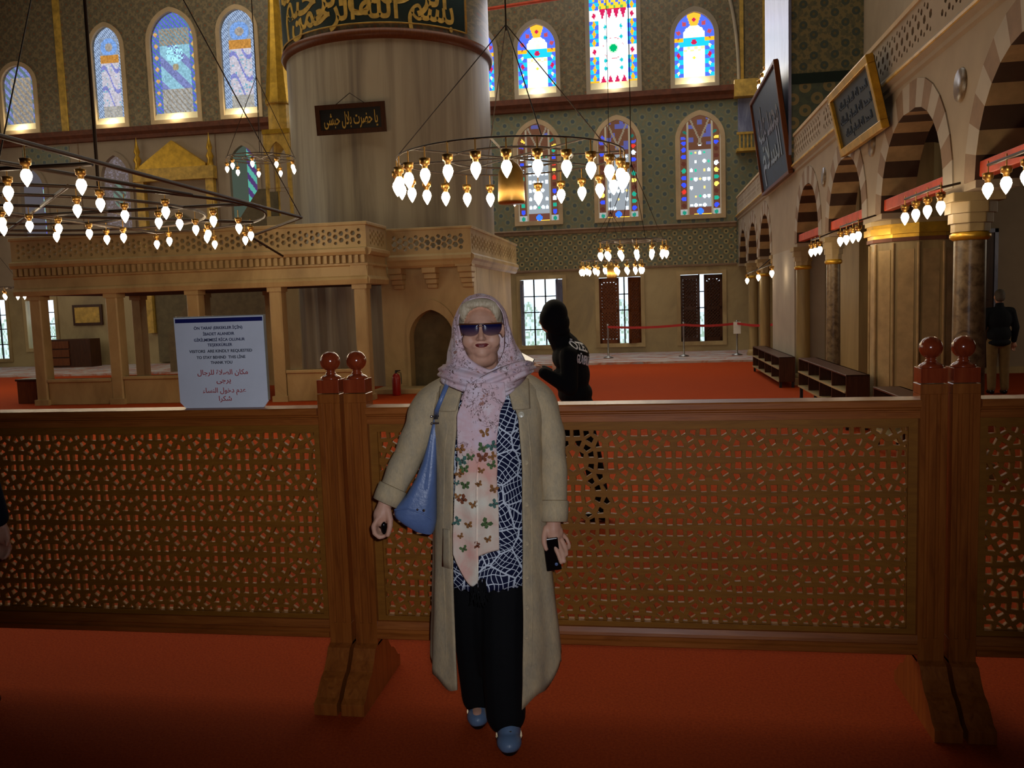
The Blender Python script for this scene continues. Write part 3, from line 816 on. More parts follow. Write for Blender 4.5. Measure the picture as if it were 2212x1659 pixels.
# ================================================================ gilded pulpit tower and mihrab crown on the far wall
root = empty('pulpit', (-9.1, 21.2, 0.05), 0, 'tall marble pulpit with a gilded conical spire left of the round pillar', 'pulpit')
b = MB(); b.lathe([(0.36, 6.72), (0.30, 7.2), (0.18, 8.6), (0.05, 10.6), (0.001, 11.2)], n=10, smooth=False); b.build('spire', 'gold', root)
b = MB(); b.lathe([(0.30, 6.05), (0.30, 6.68), (0.35, 6.70), (0.36, 6.75)], n=10, smooth=False); b.build('drum', 'gold_paint', root)
b = MB(); b.box(-0.36, 0.36, -0.36, 0.36, 5.94, 6.05); b.build('cornice', 'gold', root)
me = plate_mesh('canopy', rect(-0.34, 0.34, 4.6, 5.95), [arch_poly(0, 4.4+0.2001, 0.5, 5.3, 5.75, 6)], 0.06, 'Y', -0.34); me.materials.append(M('gold_paint'))
for k in range(2):
    o = bpy.data.objects.new('canopy_arch', me); C.objects.link(o); o.parent = root; o.location = (0, 0.62*k, 0)
for sx in (-1, 1):
    for sy in (-1, 1):
        b = MB(); b.box(sx*0.31-0.035, sx*0.31+0.035, sy*0.31-0.035, sy*0.31+0.035, 3.9, 5.95); b.build('canopy_post', 'gold_paint', root)
b = MB(); b.box(-0.36, 0.36, -0.36, 0.36, 0, 3.9); b.build('tower', 'wall_marble', root)
b = MB(); b.prism([(-2.9, 0.0), (-0.3, 0.0), (-0.3, 4.6), (-0.55, 4.6), (-3.3, 1.0), (-3.3, 0)], -0.34, -0.26, axis='Y'); b.prism([(-2.9, 0.0), (-0.3, 0.0), (-0.3, 4.6), (-0.55, 4.6), (-3.3, 1.0), (-3.3, 0)], 0.26, 0.34, axis='Y')
b.build('stair_parapet', 'niche_dark', root)
root = empty('mihrab_crown', (-13.9, WY, 0), 0, 'gilded pediment with two gold finials above the prayer niche on the far wall', 'pediment')
b = MB(); b.prism([(-1.1, 5.92), (1.05, 5.92), (1.05, 6.0), (0.0, 6.72), (-1.1, 6.0)], -0.22, -0.02, axis='Y'); b.build('pediment', 'gold', root)
b = MB(); b.box(-1.3, 1.3, -0.26, -0.02, 5.55, 5.92); b.box(-1.25, -1.0, -0.2, -0.02, 1.0, 5.55); b.box(1.0, 1.25, -0.2, -0.02, 1.0, 5.55); b.build('surround', 'gold_paint', root)
for sx in (-1.17, 1.17):
    b = MB(); b.lathe([(0.10, 5.92), (0.07, 6.1), (0.12, 6.2), (0.05, 6.35), (0.09, 6.45), (0.03, 6.7), (0.001, 6.9)], (sx, -0.15, 0), 10); b.build('finial', 'gold', root)
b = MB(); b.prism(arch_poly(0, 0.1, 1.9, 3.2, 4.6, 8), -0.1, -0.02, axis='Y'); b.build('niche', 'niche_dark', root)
for wx, wz0, wz1 in ((-9.6, 2.6, 6.6), (-16.9, 2.6, 6.6), (-18.15, 2.6, 6.6)):
    pass
b = MB()
for x0, x1 in ((-19.0, -17.4), ): b.box(x0, x1, WY-0.015, WY-0.001, 6.2, 6.8)
struct(b.build('trim_6', 'tile_blue'))
# marble joints on the mihrab wall
b = MB()
for x in (-17.1, -15.2, -12.6, -10.8, -9.2): b.box(x-0.015, x+0.015, WY-0.012, WY-0.001, 2.5, 6.85)
struct(b.build('trim_7', 'arch_brown'))
# ================================================================ arcade along the right
AX = 2.55
AR_ = [(5.25, 7.25), (7.95, 9.95), (10.75, 12.65), (13.35, 15.2), (18.35, 20.0), (20.45, 22.1), (22.55, 24.1)]
ZS, ZT = 2.42, 3.30
arches = [arch_poly((a+b_)/2, 2.3, b_-a, ZS, ZT, 10) for a, b_ in AR_]
# wall above the columns with the arches cut out of its lower edge
out = [(3.2, 3.76), (3.2, 2.36)]
for (a, b_) in AR_:
    P_ = arch_poly((a+b_)/2, 2.36, b_-a, ZS, ZT, 10)
    left = P_[0]; top = P_[2:][::-1]
    out += [left]+top+[P_[1]]
out += [(24.5, 2.36), (24.5, 3.76)]
struct(plate('wall_right_arcade', out, [], 0.32, 'X', AX, 'plaster'))
# solid pier in the arcade
b = MB(); b.box(AX+0.001, 3.2, 15.5, 18.1, 0, 2.36); struct(b.build('wall_right_pier', 'pale_plaster'))
# striped arch stones
k = 1
for a, b_ in AR_:
    cx = (a+b_)/2; w = b_-a
    outer = arch_poly(cx, 2.36, w+0.44, ZS, ZT+0.26, 8)[2:]; inner = arch_poly(cx, 2.36, w-0.02, ZS, ZT-0.012, 8)[2:]
    mb = MB(); nn = len(outer)
    for i in range(nn-1):
        q = [inner[i], outer[i], outer[i+1], inner[i+1]]
        vs = [(AX-0.012, y, z) for y, z in q]+[(AX+0.335, y, z) for y, z in q]
        mi = i % 2
        mb.add(vs, [(0, 1, 2, 3), (7, 6, 5, 4), (1, 5, 6, 2), (3, 2, 6, 7), (0, 4, 5, 1)], mi)
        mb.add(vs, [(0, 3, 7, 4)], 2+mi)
    struct(mb.build('trim_%d' % (10+k), ['arch_brown', 'pale_plaster', 'arch_dark', 'arch_cream'], clean=True)); k += 1
# round bosses between the arches
for y in (7.6, 10.35, 13.0):
    b = MB(); b.lathe([(0.001, 0), (0.13, 0.0), (0.14, 0.02)], n=20)
    o = b.build('trim_%d' % (20+int(y)), 'column_marble'); struct(o); o.location = (AX-0.018, y, 3.22); o.rotation_euler = (0, math.radians(90), 0)
# cornice and gallery floor
b = MB(); b.prism([(AX, 3.60), (AX-0.03, 3.62), (AX-0.03, 3.66), (AX-0.07, 3.69), (AX-0.07, 3.74), (AX-0.04, 3.78), (AX+0.1, 3.78), (AX+0.1, 3.60)], 3.2, 24.45, axis='Y')
struct(b.build('trim_8', 'plaster'))
b = MB(); b.prism([(AX-0.072, 3.695), (AX-0.085, 3.70), (AX-0.085, 3.725), (AX-0.072, 3.73)], 3.2, 24.45, axis='Y')
struct(b.build('trim_9', 'gold_paint'))
b = MB(); b.box(AX, 9.0, 3.2, 24.5, 3.76, 3.9); struct(b.build('ceiling_gallery', 'dark_ceiling'))
# pierced gallery balustrade: stands on the cornice
H = []
y = 3.40; k = 0
while y < 24.3:
    if k % 2 == 0: H += [hexa(y, 3.99, 0.042, PI/6), hexa(y, 4.12, 0.022), hexa(y, 3.86, 0.022)]
    else: H += [hexa(y, 4.08, 0.032), hexa(y, 3.90, 0.032)]
    y += 0.085; k += 1
    if k % 26 == 0: y += 0.22
o = plate('gallery_balustrade', rect(3.2, 24.45, 3.78, 4.20), H, 0.07, 'X', AX-0.04, 'plaster')
tag(o, 'long pierced plaster balustrade running above the striped arches', 'balustrade')
b = MB(); b.box(-0.06, 0.06, 0, 21.25, 0, 0.05); o2 = b.build('handrail', 'cream_plaster', o); o2.location = (AX, 3.2, 4.19)
# upper walls of the gallery
b = MB(); b.box(2.44, 3.62, 15.3, 18.1, 3.78, 14); struct(b.build('wall_right_upper_pier', 'tile_pier_upper'))
b = MB(); b.box(2.46, 3.618, 15.285, 15.299, 3.9, 5.05); struct(b.build('trim_31', 'tile_pier'))
b = MB(); b.box(2.46, 3.618, 15.28, 15.299, 5.05, 5.22); struct(b.build('trim_32', 'dark_green'))
b = MB(); b.box(2.425, 2.439, 15.28, 18.1, 3.9, 14); b.box(2.425, 2.47, 15.27, 15.284, 3.9, 14); struct(b.build('trim_33', 'grey_marble'))
b = MB(); b.box(3.62, 3.9, 3.2, 15.3, 3.9, 14); struct(b.build('wall_right_upper', 'plaster'))
# lower aisle: faceted marble-clad pier, end wall, door
poly = [(3.24, 13.9), (4.3, 13.9), (4.8, 14.5), (4.8, 16.4), (3.06, 16.4), (3.06, 14.6)]
b = MB(); b.prism(poly, 0, 3.76); struct(b.build('wall_right_clad_pier', 'clad_marble'))
def grow(p, g):
    cx = sum(x for x, _ in p)/len(p); cy = sum(y for _, y in p)/len(p)
    return [(x+g*(1 if x > cx else -1), y+g*(1 if y > cy else -1)) for x, y in p]
# stout faceted pier that carries the arcade
root = empty('clad_pier', (3.08, 10.48, 0), 0, 'stout faceted marble-clad pier with a gilt band, carrying the arcade', 'pier')
def ngon(r, n=12, a0=PI/12): return [(r*math.cos(a0+2*PI*k/n), r*math.sin(a0+2*PI*k/n)) for k in range(n)]
b = MB(); b.prism(ngon(0.50), 0.12, 2.14); b.build('cladding', 'clad_marble', root)
b = MB(); b.prism(ngon(0.56), 0.0, 0.12); b.prism(ngon(0.53), 0.12, 0.18); b.build('base', 'clad_marble', root)
b = MB()
for k in range(12):
    a = PI/12+2*PI*k/12; p = Vector((0.505*math.cos(a), 0.505*math.sin(a), 0)); b.tube([p+Vector((0, 0, 0.2)), p+Vector((0, 0, 2.1))], 0.016, 6)
    a += PI/12; c = Vector((0.483*math.cos(a), 0.483*math.sin(a), 1.15)); b.obox(c, Vector((-math.sin(a), math.cos(a), 0))*0.085, Vector((math.cos(a), math.sin(a), 0))*0.006, (0, 0, 0.88))
b.build('panel_moulding', 'arch_cream', root)
b = MB(); b.prism(ngon(0.53), 2.16, 2.20); b.prism(ngon(0.57), 2.20, 2.27); b.prism(ngon(0.54), 2.27, 2.31); b.build('gilt_band', 'gold', root)
b = MB(); b.prism(ngon(0.54), 2.12, 2.16); b.build('lower_band', 'cornice_red', root)
b = MB(); b.prism(ngon(0.56), 2.31, 2.359); b.build('capital', 'cream_marble', root)
b = MB(); b.box(4.8, 12.0, 16.8, 17.0, 0, 3.76); struct(b.build('wall_right_aisle_end', 'plaster'))
b = MB(); b.box(4.8, 12, 16.76, 16.8, 0, 0.12); struct(b.build('baseboard_right', 'cream_marble'))
root = struct(empty('door_1', (6.0, 16.78, 0)))
b = MB(); b.box(-0.34, 0.22, -0.05, 0.02, 0.12, 2.55); b.build('leaf', 'dark_wood', root)
b = MB(); b.box(0.22, 0.28, -0.07, 0.02, 0.0, 2.62); b.box(-0.40, 0.28, -0.07, 0.02, 2.55, 2.62); b.box(-0.40, -0.34, -0.07, 0.02, 0.0, 2.62); b.build('frame', 'grey_marble', root)
b = MB(); b.box(-0.28, 0.16, -0.07, -0.05, 0.3, 1.2); b.box(-0.28, 0.16, -0.07, -0.05, 1.35, 2.4); b.build('panel', 'dark_wood', root)
struct(plate('wall_right_aisle_recess', rect(17.2, 24.5, 0, 3.76), [], 0.2, 'X', 4.8, 'plaster'))
# aisle wall beams: tie beams through the arches
ties = [((AX+0.2, 7.2, 2.47), (AX+0.2, 5.3, 2.47), 'red tie beam in the nearest striped arch'),
        ((AX+0.2, 9.9, 2.47), (AX+0.2, 8.0, 2.47), 'red tie beam in the second striped arch, behind the gold framed panel'),
        ((AX+0.2, 12.6, 2.47), (AX+0.2, 10.8, 2.47), 'short red tie beam in the third striped arch'),
        ((AX+0.2, 15.2, 2.47), (AX+0.2, 13.4, 2.47), 'red tie beam in the fourth striped arch next to the white pier')]
for p, q, lab in ties:
    mb = MB(); mb.box(AX+0.02, AX+0.12, q[1]-0.2, p[1]+0.2, 2.44, 2.56); bevel(tag(mb.build('tie_beam', 'beam_red'), lab, 'beam', 'tie beams in the arcade'), 0.01)
# columns
def column(y, r, lab, mat='column_marble', x=2.68):
    root = empty('column', (x, y, 0), 0, lab, 'column', 'arcade columns')
    b = MB(); b.lathe([(r*0.98, 0.18), (r, 0.3), (r*0.94, 1.98)], n=28); b.build('shaft', mat, root)
    b = MB(); b.box(-r*1.3, r*1.3, -r*1.3, r*1.3, 0, 0.12); b.lathe([(r*1.25, 0.12), (r*1.3, 0.15), (r*1.02, 0.2)], n=24); b.build('base', 'cream_marble', root)
    b = MB(); b.lathe([(r, 1.98), (r*1.2, 2.0), (r*1.2, 2.03), (r, 2.05)], n=24); b.build('ring', 'gold', root)
    b = MB()
    for i, (s, z0, z1) in enumerate(((1.05, 2.05, 2.12), (1.2, 2.12, 2.20), (1.38, 2.20, 2.29), (1.55, 2.29, 2.36))):
        nn = 8 if i < 3 else 4
        pl = [(r*s*1.1*math.cos(PI/nn+2*PI*k/nn)*(1.3 if nn == 4 else 1), r*s*1.1*math.sin(PI/nn+2*PI*k/nn)*(1.3 if nn == 4 else 1)) for k in range(nn)]
        b.prism(pl, z0, z1)
    bevel(b.build('capital', 'cream_marble', root), 0.01)
column(7.72, 0.13, 'mottled marble column with pale capital right of the marble-clad pier')
column(13.0, 0.10, 'slim dark marble column left of the marble-clad pier')
column(15.42, 0.12, 'marble column against the white pier', 'clad_marble')
column(20.22, 0.12, 'second distant marble column of the arcade, beyond the white pier', 'clad_marble')
column(22.32, 0.12, 'farthest marble column of the arcade', 'clad_marble')
column(18.22, 0.10, 'distant marble column touching the far side of the white pier', 'clad_marble')

# big framed signs hung on the arcade
def sign_on_wall(name, ya, yb, zb, zt, lean, fm, pm, lab, cat):
    """ya is the nearer end; hangs on the arcade face, top leaning into the hall"""
    root = empty(name, (AX-0.08, (ya+yb)/2, zb), 0, lab, cat)
    hw = abs(yb-ya)/2; H_ = math.hypot(zt-zb, lean)
    ang = -math.atan2(lean, zt-zb)
    root.rotation_euler = (0, ang, 0)
    b = MB(); b.box(-0.01, 0.04, -hw, hw, 0, H_); b.build('panel', pm, root)
    f = 0.07 if fm == 'gold' else 0.04
    b = MB()
    b.box(-0.05, 0.03, -hw-0.02, hw+0.02, -0.02, f); b.box(-0.05, 0.03, -hw-0.02, hw+0.02, H_-f, H_+0.02)
    b.box(-0.05, 0.03, -hw-0.02, -hw+f, f, H_-f); b.box(-0.05, 0.03, hw-f, hw+0.02, f, H_-f)
    bevel(b.build('frame', fm, root), 0.008)
    return root, hw, H_
r1, hw, H_ = sign_on_wall('framed_panel', 9.5, 11.35, 3.27, 3.98, 0.16, 'gold', 'sign_dark', 'dark panel in a gold frame leaning out above the striped arches', 'framed panel')
ps = []
for z, s, w in ((0.52, 0.12, 1.3), (0.36, 0.14, 1.45), (0.2, 0.12, 1.2)):
    mt = text_mesh(arabic('الحمد لله السلام الملك'), s, w, 0.002)
    ps.append((mt, lambda v, z=z: Vector((-0.014-v.z, -v.x, z+v.y))))
o = join_meshes('lettering', ps, 'sign_blue'); o.parent = r1
r2, hw, H_ = sign_on_wall('calligraphy_board', 15.3, 18.6, 3.62, 5.47, 0.24, 'brown_wood', 'sign_blue', 'large dark blue board with silver calligraphy leaning out from the white pier', 'sign')
ps = []
for z, s, w, t_ in ((1.2, 0.9, 2.5, 'محمد عليه'), (0.62, 0.75, 2.3, 'السلام')):
    t_ = t_.replace('ﻪ', 'ه')
    mt = text_mesh(arabic(t_), s, w, 0.004, 0.01)
    ps.append((mt, lambda v, z=z: Vector((-0.016-v.z, -v.x, z+v.y))))
o = join_meshes('lettering', ps, 'steel'); o.parent = r2

# shoe shelves along the arcade, raised on short legs
def shelf(name, A, B, z0, h, lab, d=0.26):
    L = math.hypot(B[0]-A[0], B[1]-A[1]); ang = math.atan2(B[1]-A[1], B[0]-A[0])
    root = empty(name, (A[0], A[1], 0), ang, lab, 'shoe shelf', 'shoe shelves along the arcade')
    b = MB(); b.box(0, L, d-0.03, d, z0, z0+h); b.box(-0.02, 0.0, 0, d, z0, z0+h); b.box(L, L+0.02, 0, d, z0, z0+h); b.box(-0.02, L+0.02, 0, d, z0+h-0.02, z0+h); bevel(b.build('carcass', 'dark_wood', root), 0.004)
    nb = max(2, int(L/0.7))
    for i in range(1, nb):
        b = MB(); b.box(L*i/nb-0.012, L*i/nb+0.012, 0, d-0.03, z0+0.02, z0+h-0.02); b.build('divider', 'dark_wood', root)
    for z in (z0, z0+h*0.5):
        b = MB(); b.box(0, L, 0.0, d-0.03, z, z+0.018); b.box(0, L, -0.012, 0.0, z, z+0.02); b.build('board', 'wall_marble', root)
    for x in (0.03, L-0.03):
        for y in (0.03, d-0.03):
            b = MB(); b.box(x-0.02, x+0.02, y-0.02, y+0.02, 0, z0); b.build('leg', 'black_panel', root)
shelf('shoe_shelf', (2.17, 18.2), (2.2, 14.9), 0.10, 0.42, 'dark shoe shelf on the red carpet against the white pier')
shelf('shoe_shelf', (2.2, 13.0), (2.24, 10.2), 0.22, 0.42, 'dark two-tier shoe shelf in front of the slim dark column')
shelf('shoe_shelf', (2.22, 8.9), (2.24, 7.0), 0.22, 0.42, 'nearest dark shoe shelf, in front of the faceted marble-clad pier')

# ================================================================ lamps
def bulb_mesh():
    b = MB(); b.lathe([(0.001, -0.055), (0.008, -0.045), (0.022, -0.02), (0.028, 0.0), (0.024, 0.018), (0.012, 0.035), (0.012, 0.045)], n=12)
    return b.mesh('bulb', ['bulb'])
def cup_mesh():
    b = MB(); b.lathe([(0.014, 0.03), (0.016, 0.05), (0.026, 0.055), (0.03, 0.085), (0.028, 0.086)], n=12); b.tube([(0, 0, 0.045), (0, 0, 0.15)], 0.004, 5)
    return b.mesh('lamp_holder', ['brass'])
BULB, CUP = bulb_mesh(), cup_mesh()
def add_bulb(root, p, s=1.0, lp=True):
    o = bpy.data.objects.new('bulb', BULB); C.objects.link(o); o.parent = root; o.location = p; o.scale = (s, s, s)
    c = bpy.data.objects.new('lamp_holder', CUP); C.objects.link(c); c.parent = root; c.location = p; c.scale = (s, s, s)
def ring(mb, cx, cy, cz, r, t_=0.008, n=40):
    mb.tube([(cx+r*math.cos(2*PI*i/n), cy+r*math.sin(2*PI*i/n), cz) for i in range(n)], t_, 6, closed=True)
def chandelier(loc, r, nb, lab, hang=6.0, s=1.0, bowl=False, power=30, a0=0.0, mat='iron'):
    root = empty('chandelier', loc, 0, lab, 'chandelier', 'ring chandeliers')
    b = MB(); ring(b, 0, 0, 0.15*s, r); ring(b, 0, 0, 0.15*s, r*0.55, 0.009)
    for i in range(8):
        a = 2*PI*i/8; b.tube([(0, 0, 0.15*s), (r*math.cos(a), r*math.sin(a), 0.15*s)], 0.008, 5)
    b.build('ring_frame', mat, root)
    b = MB()
    for i in range(4):
        a = 2*PI*i/4+0.4; b.tube([(r*math.cos(a), r*math.sin(a), 0.15*s), (0, 0, 1.3)], 0.005, 5)
    b.tube([(0, 0, 1.25), (0, 0, hang)], 0.007, 5); b.build('suspension_wire', 'iron', root)
    for i in range(nb):
        a = a0+2*PI*i/nb; add_bulb(root, (r*math.cos(a), r*math.sin(a), 0), s)
    if bowl:
        b = MB(); b.lathe([(0.001, -0.16), (0.11, -0.16), (0.115, -0.14), (0.105, 0.10), (0.07, 0.16), (0.02, 0.2)], n=24); b.build('centre_drum', 'brass', root)
    if power: 
        light('chandelier_glow', 'POINT', (loc[0], loc[1], loc[2]-0.02), power, (1.0, 0.74, 0.44), max(0.25, r*0.8))
    return root
chandelier((-1.10, 7.25, 2.58), 0.95, 26, 'wide ring chandelier of lit bulbs hanging in front of the great pillar', 11.4, 1.45, True, 40, mat='iron')
chandelier((-0.17, 12.7, 2.22), 0.48, 13, 'upper small ring chandelier hanging before the tiled far wall', 11.7, 1.3, False, 9, mat='iron')
chandelier((-0.73, 19.3, 2.20), 0.68, 18, 'lower far ring chandelier hanging before the shuttered windows', 11.7, 1.6, True, 16, mat='iron')
chandelier((-5.48, 12.0, 3.64), 0.48, 9, 'small ring chandelier hanging between the spire and the round pillar', 10.3, 1.0, False, 12)
chandelier((-14.3, 17.0, 2.08), 0.70, 14, 'ring chandelier seen at the left edge beyond the platform', 11.9, 1.3, False, 16)
# the big iron chandelier on the left
root = empty('chandelier', (-6.9, 8.9, 2.75), 0, 'big low iron chandelier with crossing bars and many lit bulbs at upper left', 'chandelier', 'ring chandeliers')
b = MB()
for r_ in (1.0, 1.9, 2.6): ring(b, 0, 0, 0.0, r_, 0.016, 56)
b.build('ring_frame', 'iron', root)
for p, q in (((2.95, -5.3, 0), (2.6, 1.6, 0)), ((2.2, -3.1, 0), (2.5, -0.9, 0)), ((-2.6, 0, 0), (2.6, 0, 0)), ((0, -2.6, 0), (0, 2.6, 0)), ((-1.85, -1.85, 0), (1.85, 1.85, 0)), ((-1.85, 1.85, 0), (1.85, -1.85, 0)), ((2.6, 1.6, 0), (0.8, 3.9, 0)), ((0.8, 3.9, 0), (1.06, 4.5, -0.29)), ((2.95, -5.3, 0.0), (1.4, -3.5, 0.0)), ((2.75, -2.8, 0), (-1.0, -3.0, 0))):
    b = MB(); b.tube([p, q], 0.019, 6); b.build('frame_bar', 'iron', root)
BL = [(-4.322,5.593),(-4.272,6.125),(-5.002,6.25),(-5.694,7.098),(-5.296,7.503),(-4.84,7.187),(-6.624,8.151),(-7.129,8.784),(-5.201,8.112),(-6.628,8.56),(-6.582,8.971),(-7.249,9.825),(-4.681,7.99),(-5.295,8.881),(-5.186,9.123),(-5.375,9.818),(-5.565,10.473),(-5.859,10.982),(-4.696,8.971),(-6.331,12.089),(-4.861,9.904),(-5.617,11.621),(-5.209,10.95),(-6.703,9.689),(-7.016,10.499),(-6.684,10.358),(-6.984,11.625),(-6.538,11.201)]
for x, y in BL: add_bulb(root, (x+6.9, y-8.9, -0.15), 1.4)
b = MB()
b.tube([(1.1, -0.3, 0), (1.15, -0.3, 10.9)], 0.02, 6); b.tube([(1.15, -0.3, 4.2), (2.6, 1.6, 0)], 0.008, 5); b.tube([(1.15, -0.3, 4.2), (2.2, -3.1, 0)], 0.006, 5)
b.build('suspension_wire', 'iron', root)
for x, y, pw in ((-4.9, 6.8, 12), (-6.4, 10.6, 62)): light('chandelier_glow', 'POINT', (x, y, 2.5), pw, (1.0, 0.72, 0.42), 0.7)
# lamp bars under the arcade
def lamp_bar(pts, lab, power=7, s=1.25, arm=None):
    power *= 0.2
    c = pts[len(pts)//2]; root = empty('lamp_bar', c, 0, lab, 'lamp bar', 'lamp bars along the arcade')
    b = MB(); p0, p1 = Vector(pts[0])-Vector(c), Vector(pts[-1])-Vector(c)
    b.tube([p0+Vector((0, 0, 0.16)), p1+Vector((0, 0, 0.16))], 0.012, 6)
    e_ = arm if arm else (AX+0.2-c[0], 0, 2.48-c[2]); b.tube([(0, 0, 0.16), e_], 0.010, 6); b.build('bar', 'iron', root)
    for p in pts: add_bulb(root, Vector(p)-Vector(c), s)
    light('lamp_glow', 'POINT', (c[0]-0.05, c[1], c[2]), power, (1.0, 0.66, 0.32), 0.25)
lamp_bar([(2.3, 6.32, 2.25), (2.3, 6.02, 2.25), (2.3, 5.72, 2.25)], 'nearest lamp bar, at the right edge below the first red beam', 5)
lamp_bar([(2.3, 8.2, 2.23), (2.3, 7.89, 2.23), (2.3, 7.58, 2.23), (2.3, 7.26, 2.23)], 'bar of four bulbs in front of the second striped arch', 8)
lamp_bar([(2.3, 10.78, 2.19), (2.3, 10.47, 2.19), (2.3, 10.16, 2.19), (2.3, 9.9, 2.19)], 'bar of four bulbs left of the marble-clad pier', 8)
lamp_bar([(2.3, 12.6, 2.15), (2.3, 12.3, 2.15), (2.3, 12.0, 2.15)], 'bar of three bulbs by the slim dark column', 7)
lamp_bar([(2.3, 20.28, 1.9), (2.3, 18.3, 1.93), (2.3, 16.4, 1.96)], 'far lamp bar of three widely spaced bulbs left of the white pier', 8, 1.5)
lamp_bar([(2.55, 20.0, 6.12), (2.62, 20.0, 6.26), (2.68, 20.0, 6.4), (2.75, 20.0, 6.54)], 'high slanting bar of four bulbs above the gallery', 10, 1.6, (0, -1.9, 0.1))

# ribbon barrier in front of the far wall
def stanchion(x, y, lab, z=0.05):
    root = empty('barrier_post', (x, y, z), 0, lab, 'barrier post', 'ribbon barrier posts')
    b = MB(); b.lathe([(0.001, 0), (0.13, 0), (0.13, 0.02), (0.03, 0.05), (0.022, 0.06), (0.022, 0.80), (0.03, 0.81), (0.03, 0.88), (0.001, 0.89)], n=14); b.build('post', 'steel', root)
    return root
stanchion(-0.98, 22.4, 'thin barrier post with ribbon before the middle shuttered window'); stanchion(0.95, 22.4, 'thin barrier post left of the right-hand shuttered window'); 
r_ = stanchion(2.28, 22.4, 'thin barrier post with a white notice near the arcade')
b = MB(); b.box(-0.09, 0.09, -0.05, -0.035, 0.55, 0.85); b.build('notice', 'white_paper', r_)
b = MB()
pts = [(-0.98, 22.4), (0.95, 22.4), (2.28, 22.4), (3.0, 20.9)]
for (x0, y0), (x1, y1) in zip(pts[:-1], pts[1:]):
    d = Vector((x1-x0, y1-y0, 0)); nn = 6
    for i in range(nn):
        t0, t1 = i/nn, (i+1)/nn
        z0 = 0.86-0.04*math.sin(PI*t0); z1 = 0.86-0.04*math.sin(PI*t1)
        p = [(x0+d.x*t0, y0+d.y*t0, z0), (x0+d.x*t1, y0+d.y*t1, z1)]
        b.add([(p[0][0], p[0][1]-0.038, p[0][2]-0.03), (p[1][0], p[1][1]-0.038, p[1][2]-0.03), (p[1][0], p[1][1]-0.038, p[1][2]+0.03), (p[0][0], p[0][1]-0.038, p[0][2]+0.03)], [(0, 1, 2, 3)])
o = b.build('barrier_ribbon', 'ribbon_red'); md = o.modifiers.new('solid', 'SOLIDIFY'); md.thickness = 0.004
tag(o, 'red ribbon strung between the thin posts along the far wall', 'ribbon')
# high gallery rail and panel at the far corner
b = MB()
for i in range(12): b.box(2.56+0.1*i, 2.60+0.1*i, 24.2, 24.24, 5.5, 5.86)
b.box(2.5, 3.8, 24.18, 24.26, 5.86, 5.92); b.box(2.5, 3.8, 24.18, 24.5, 5.42, 5.5)
tag(b.build('gallery_rail', 'gold_paint'), 'small pale railing high in the far right corner', 'railing')
b = MB(); b.box(2.56, 3.2, 24.44, 24.49, 5.95, 6.85); struct(b.build('trim_38', 'grey_marble'))
b = MB(); b.box(2.45, 3.7, WY-0.3, WY-0.001, 6.86, 7.3); struct(b.build('trim_39', 'gold_paint'))

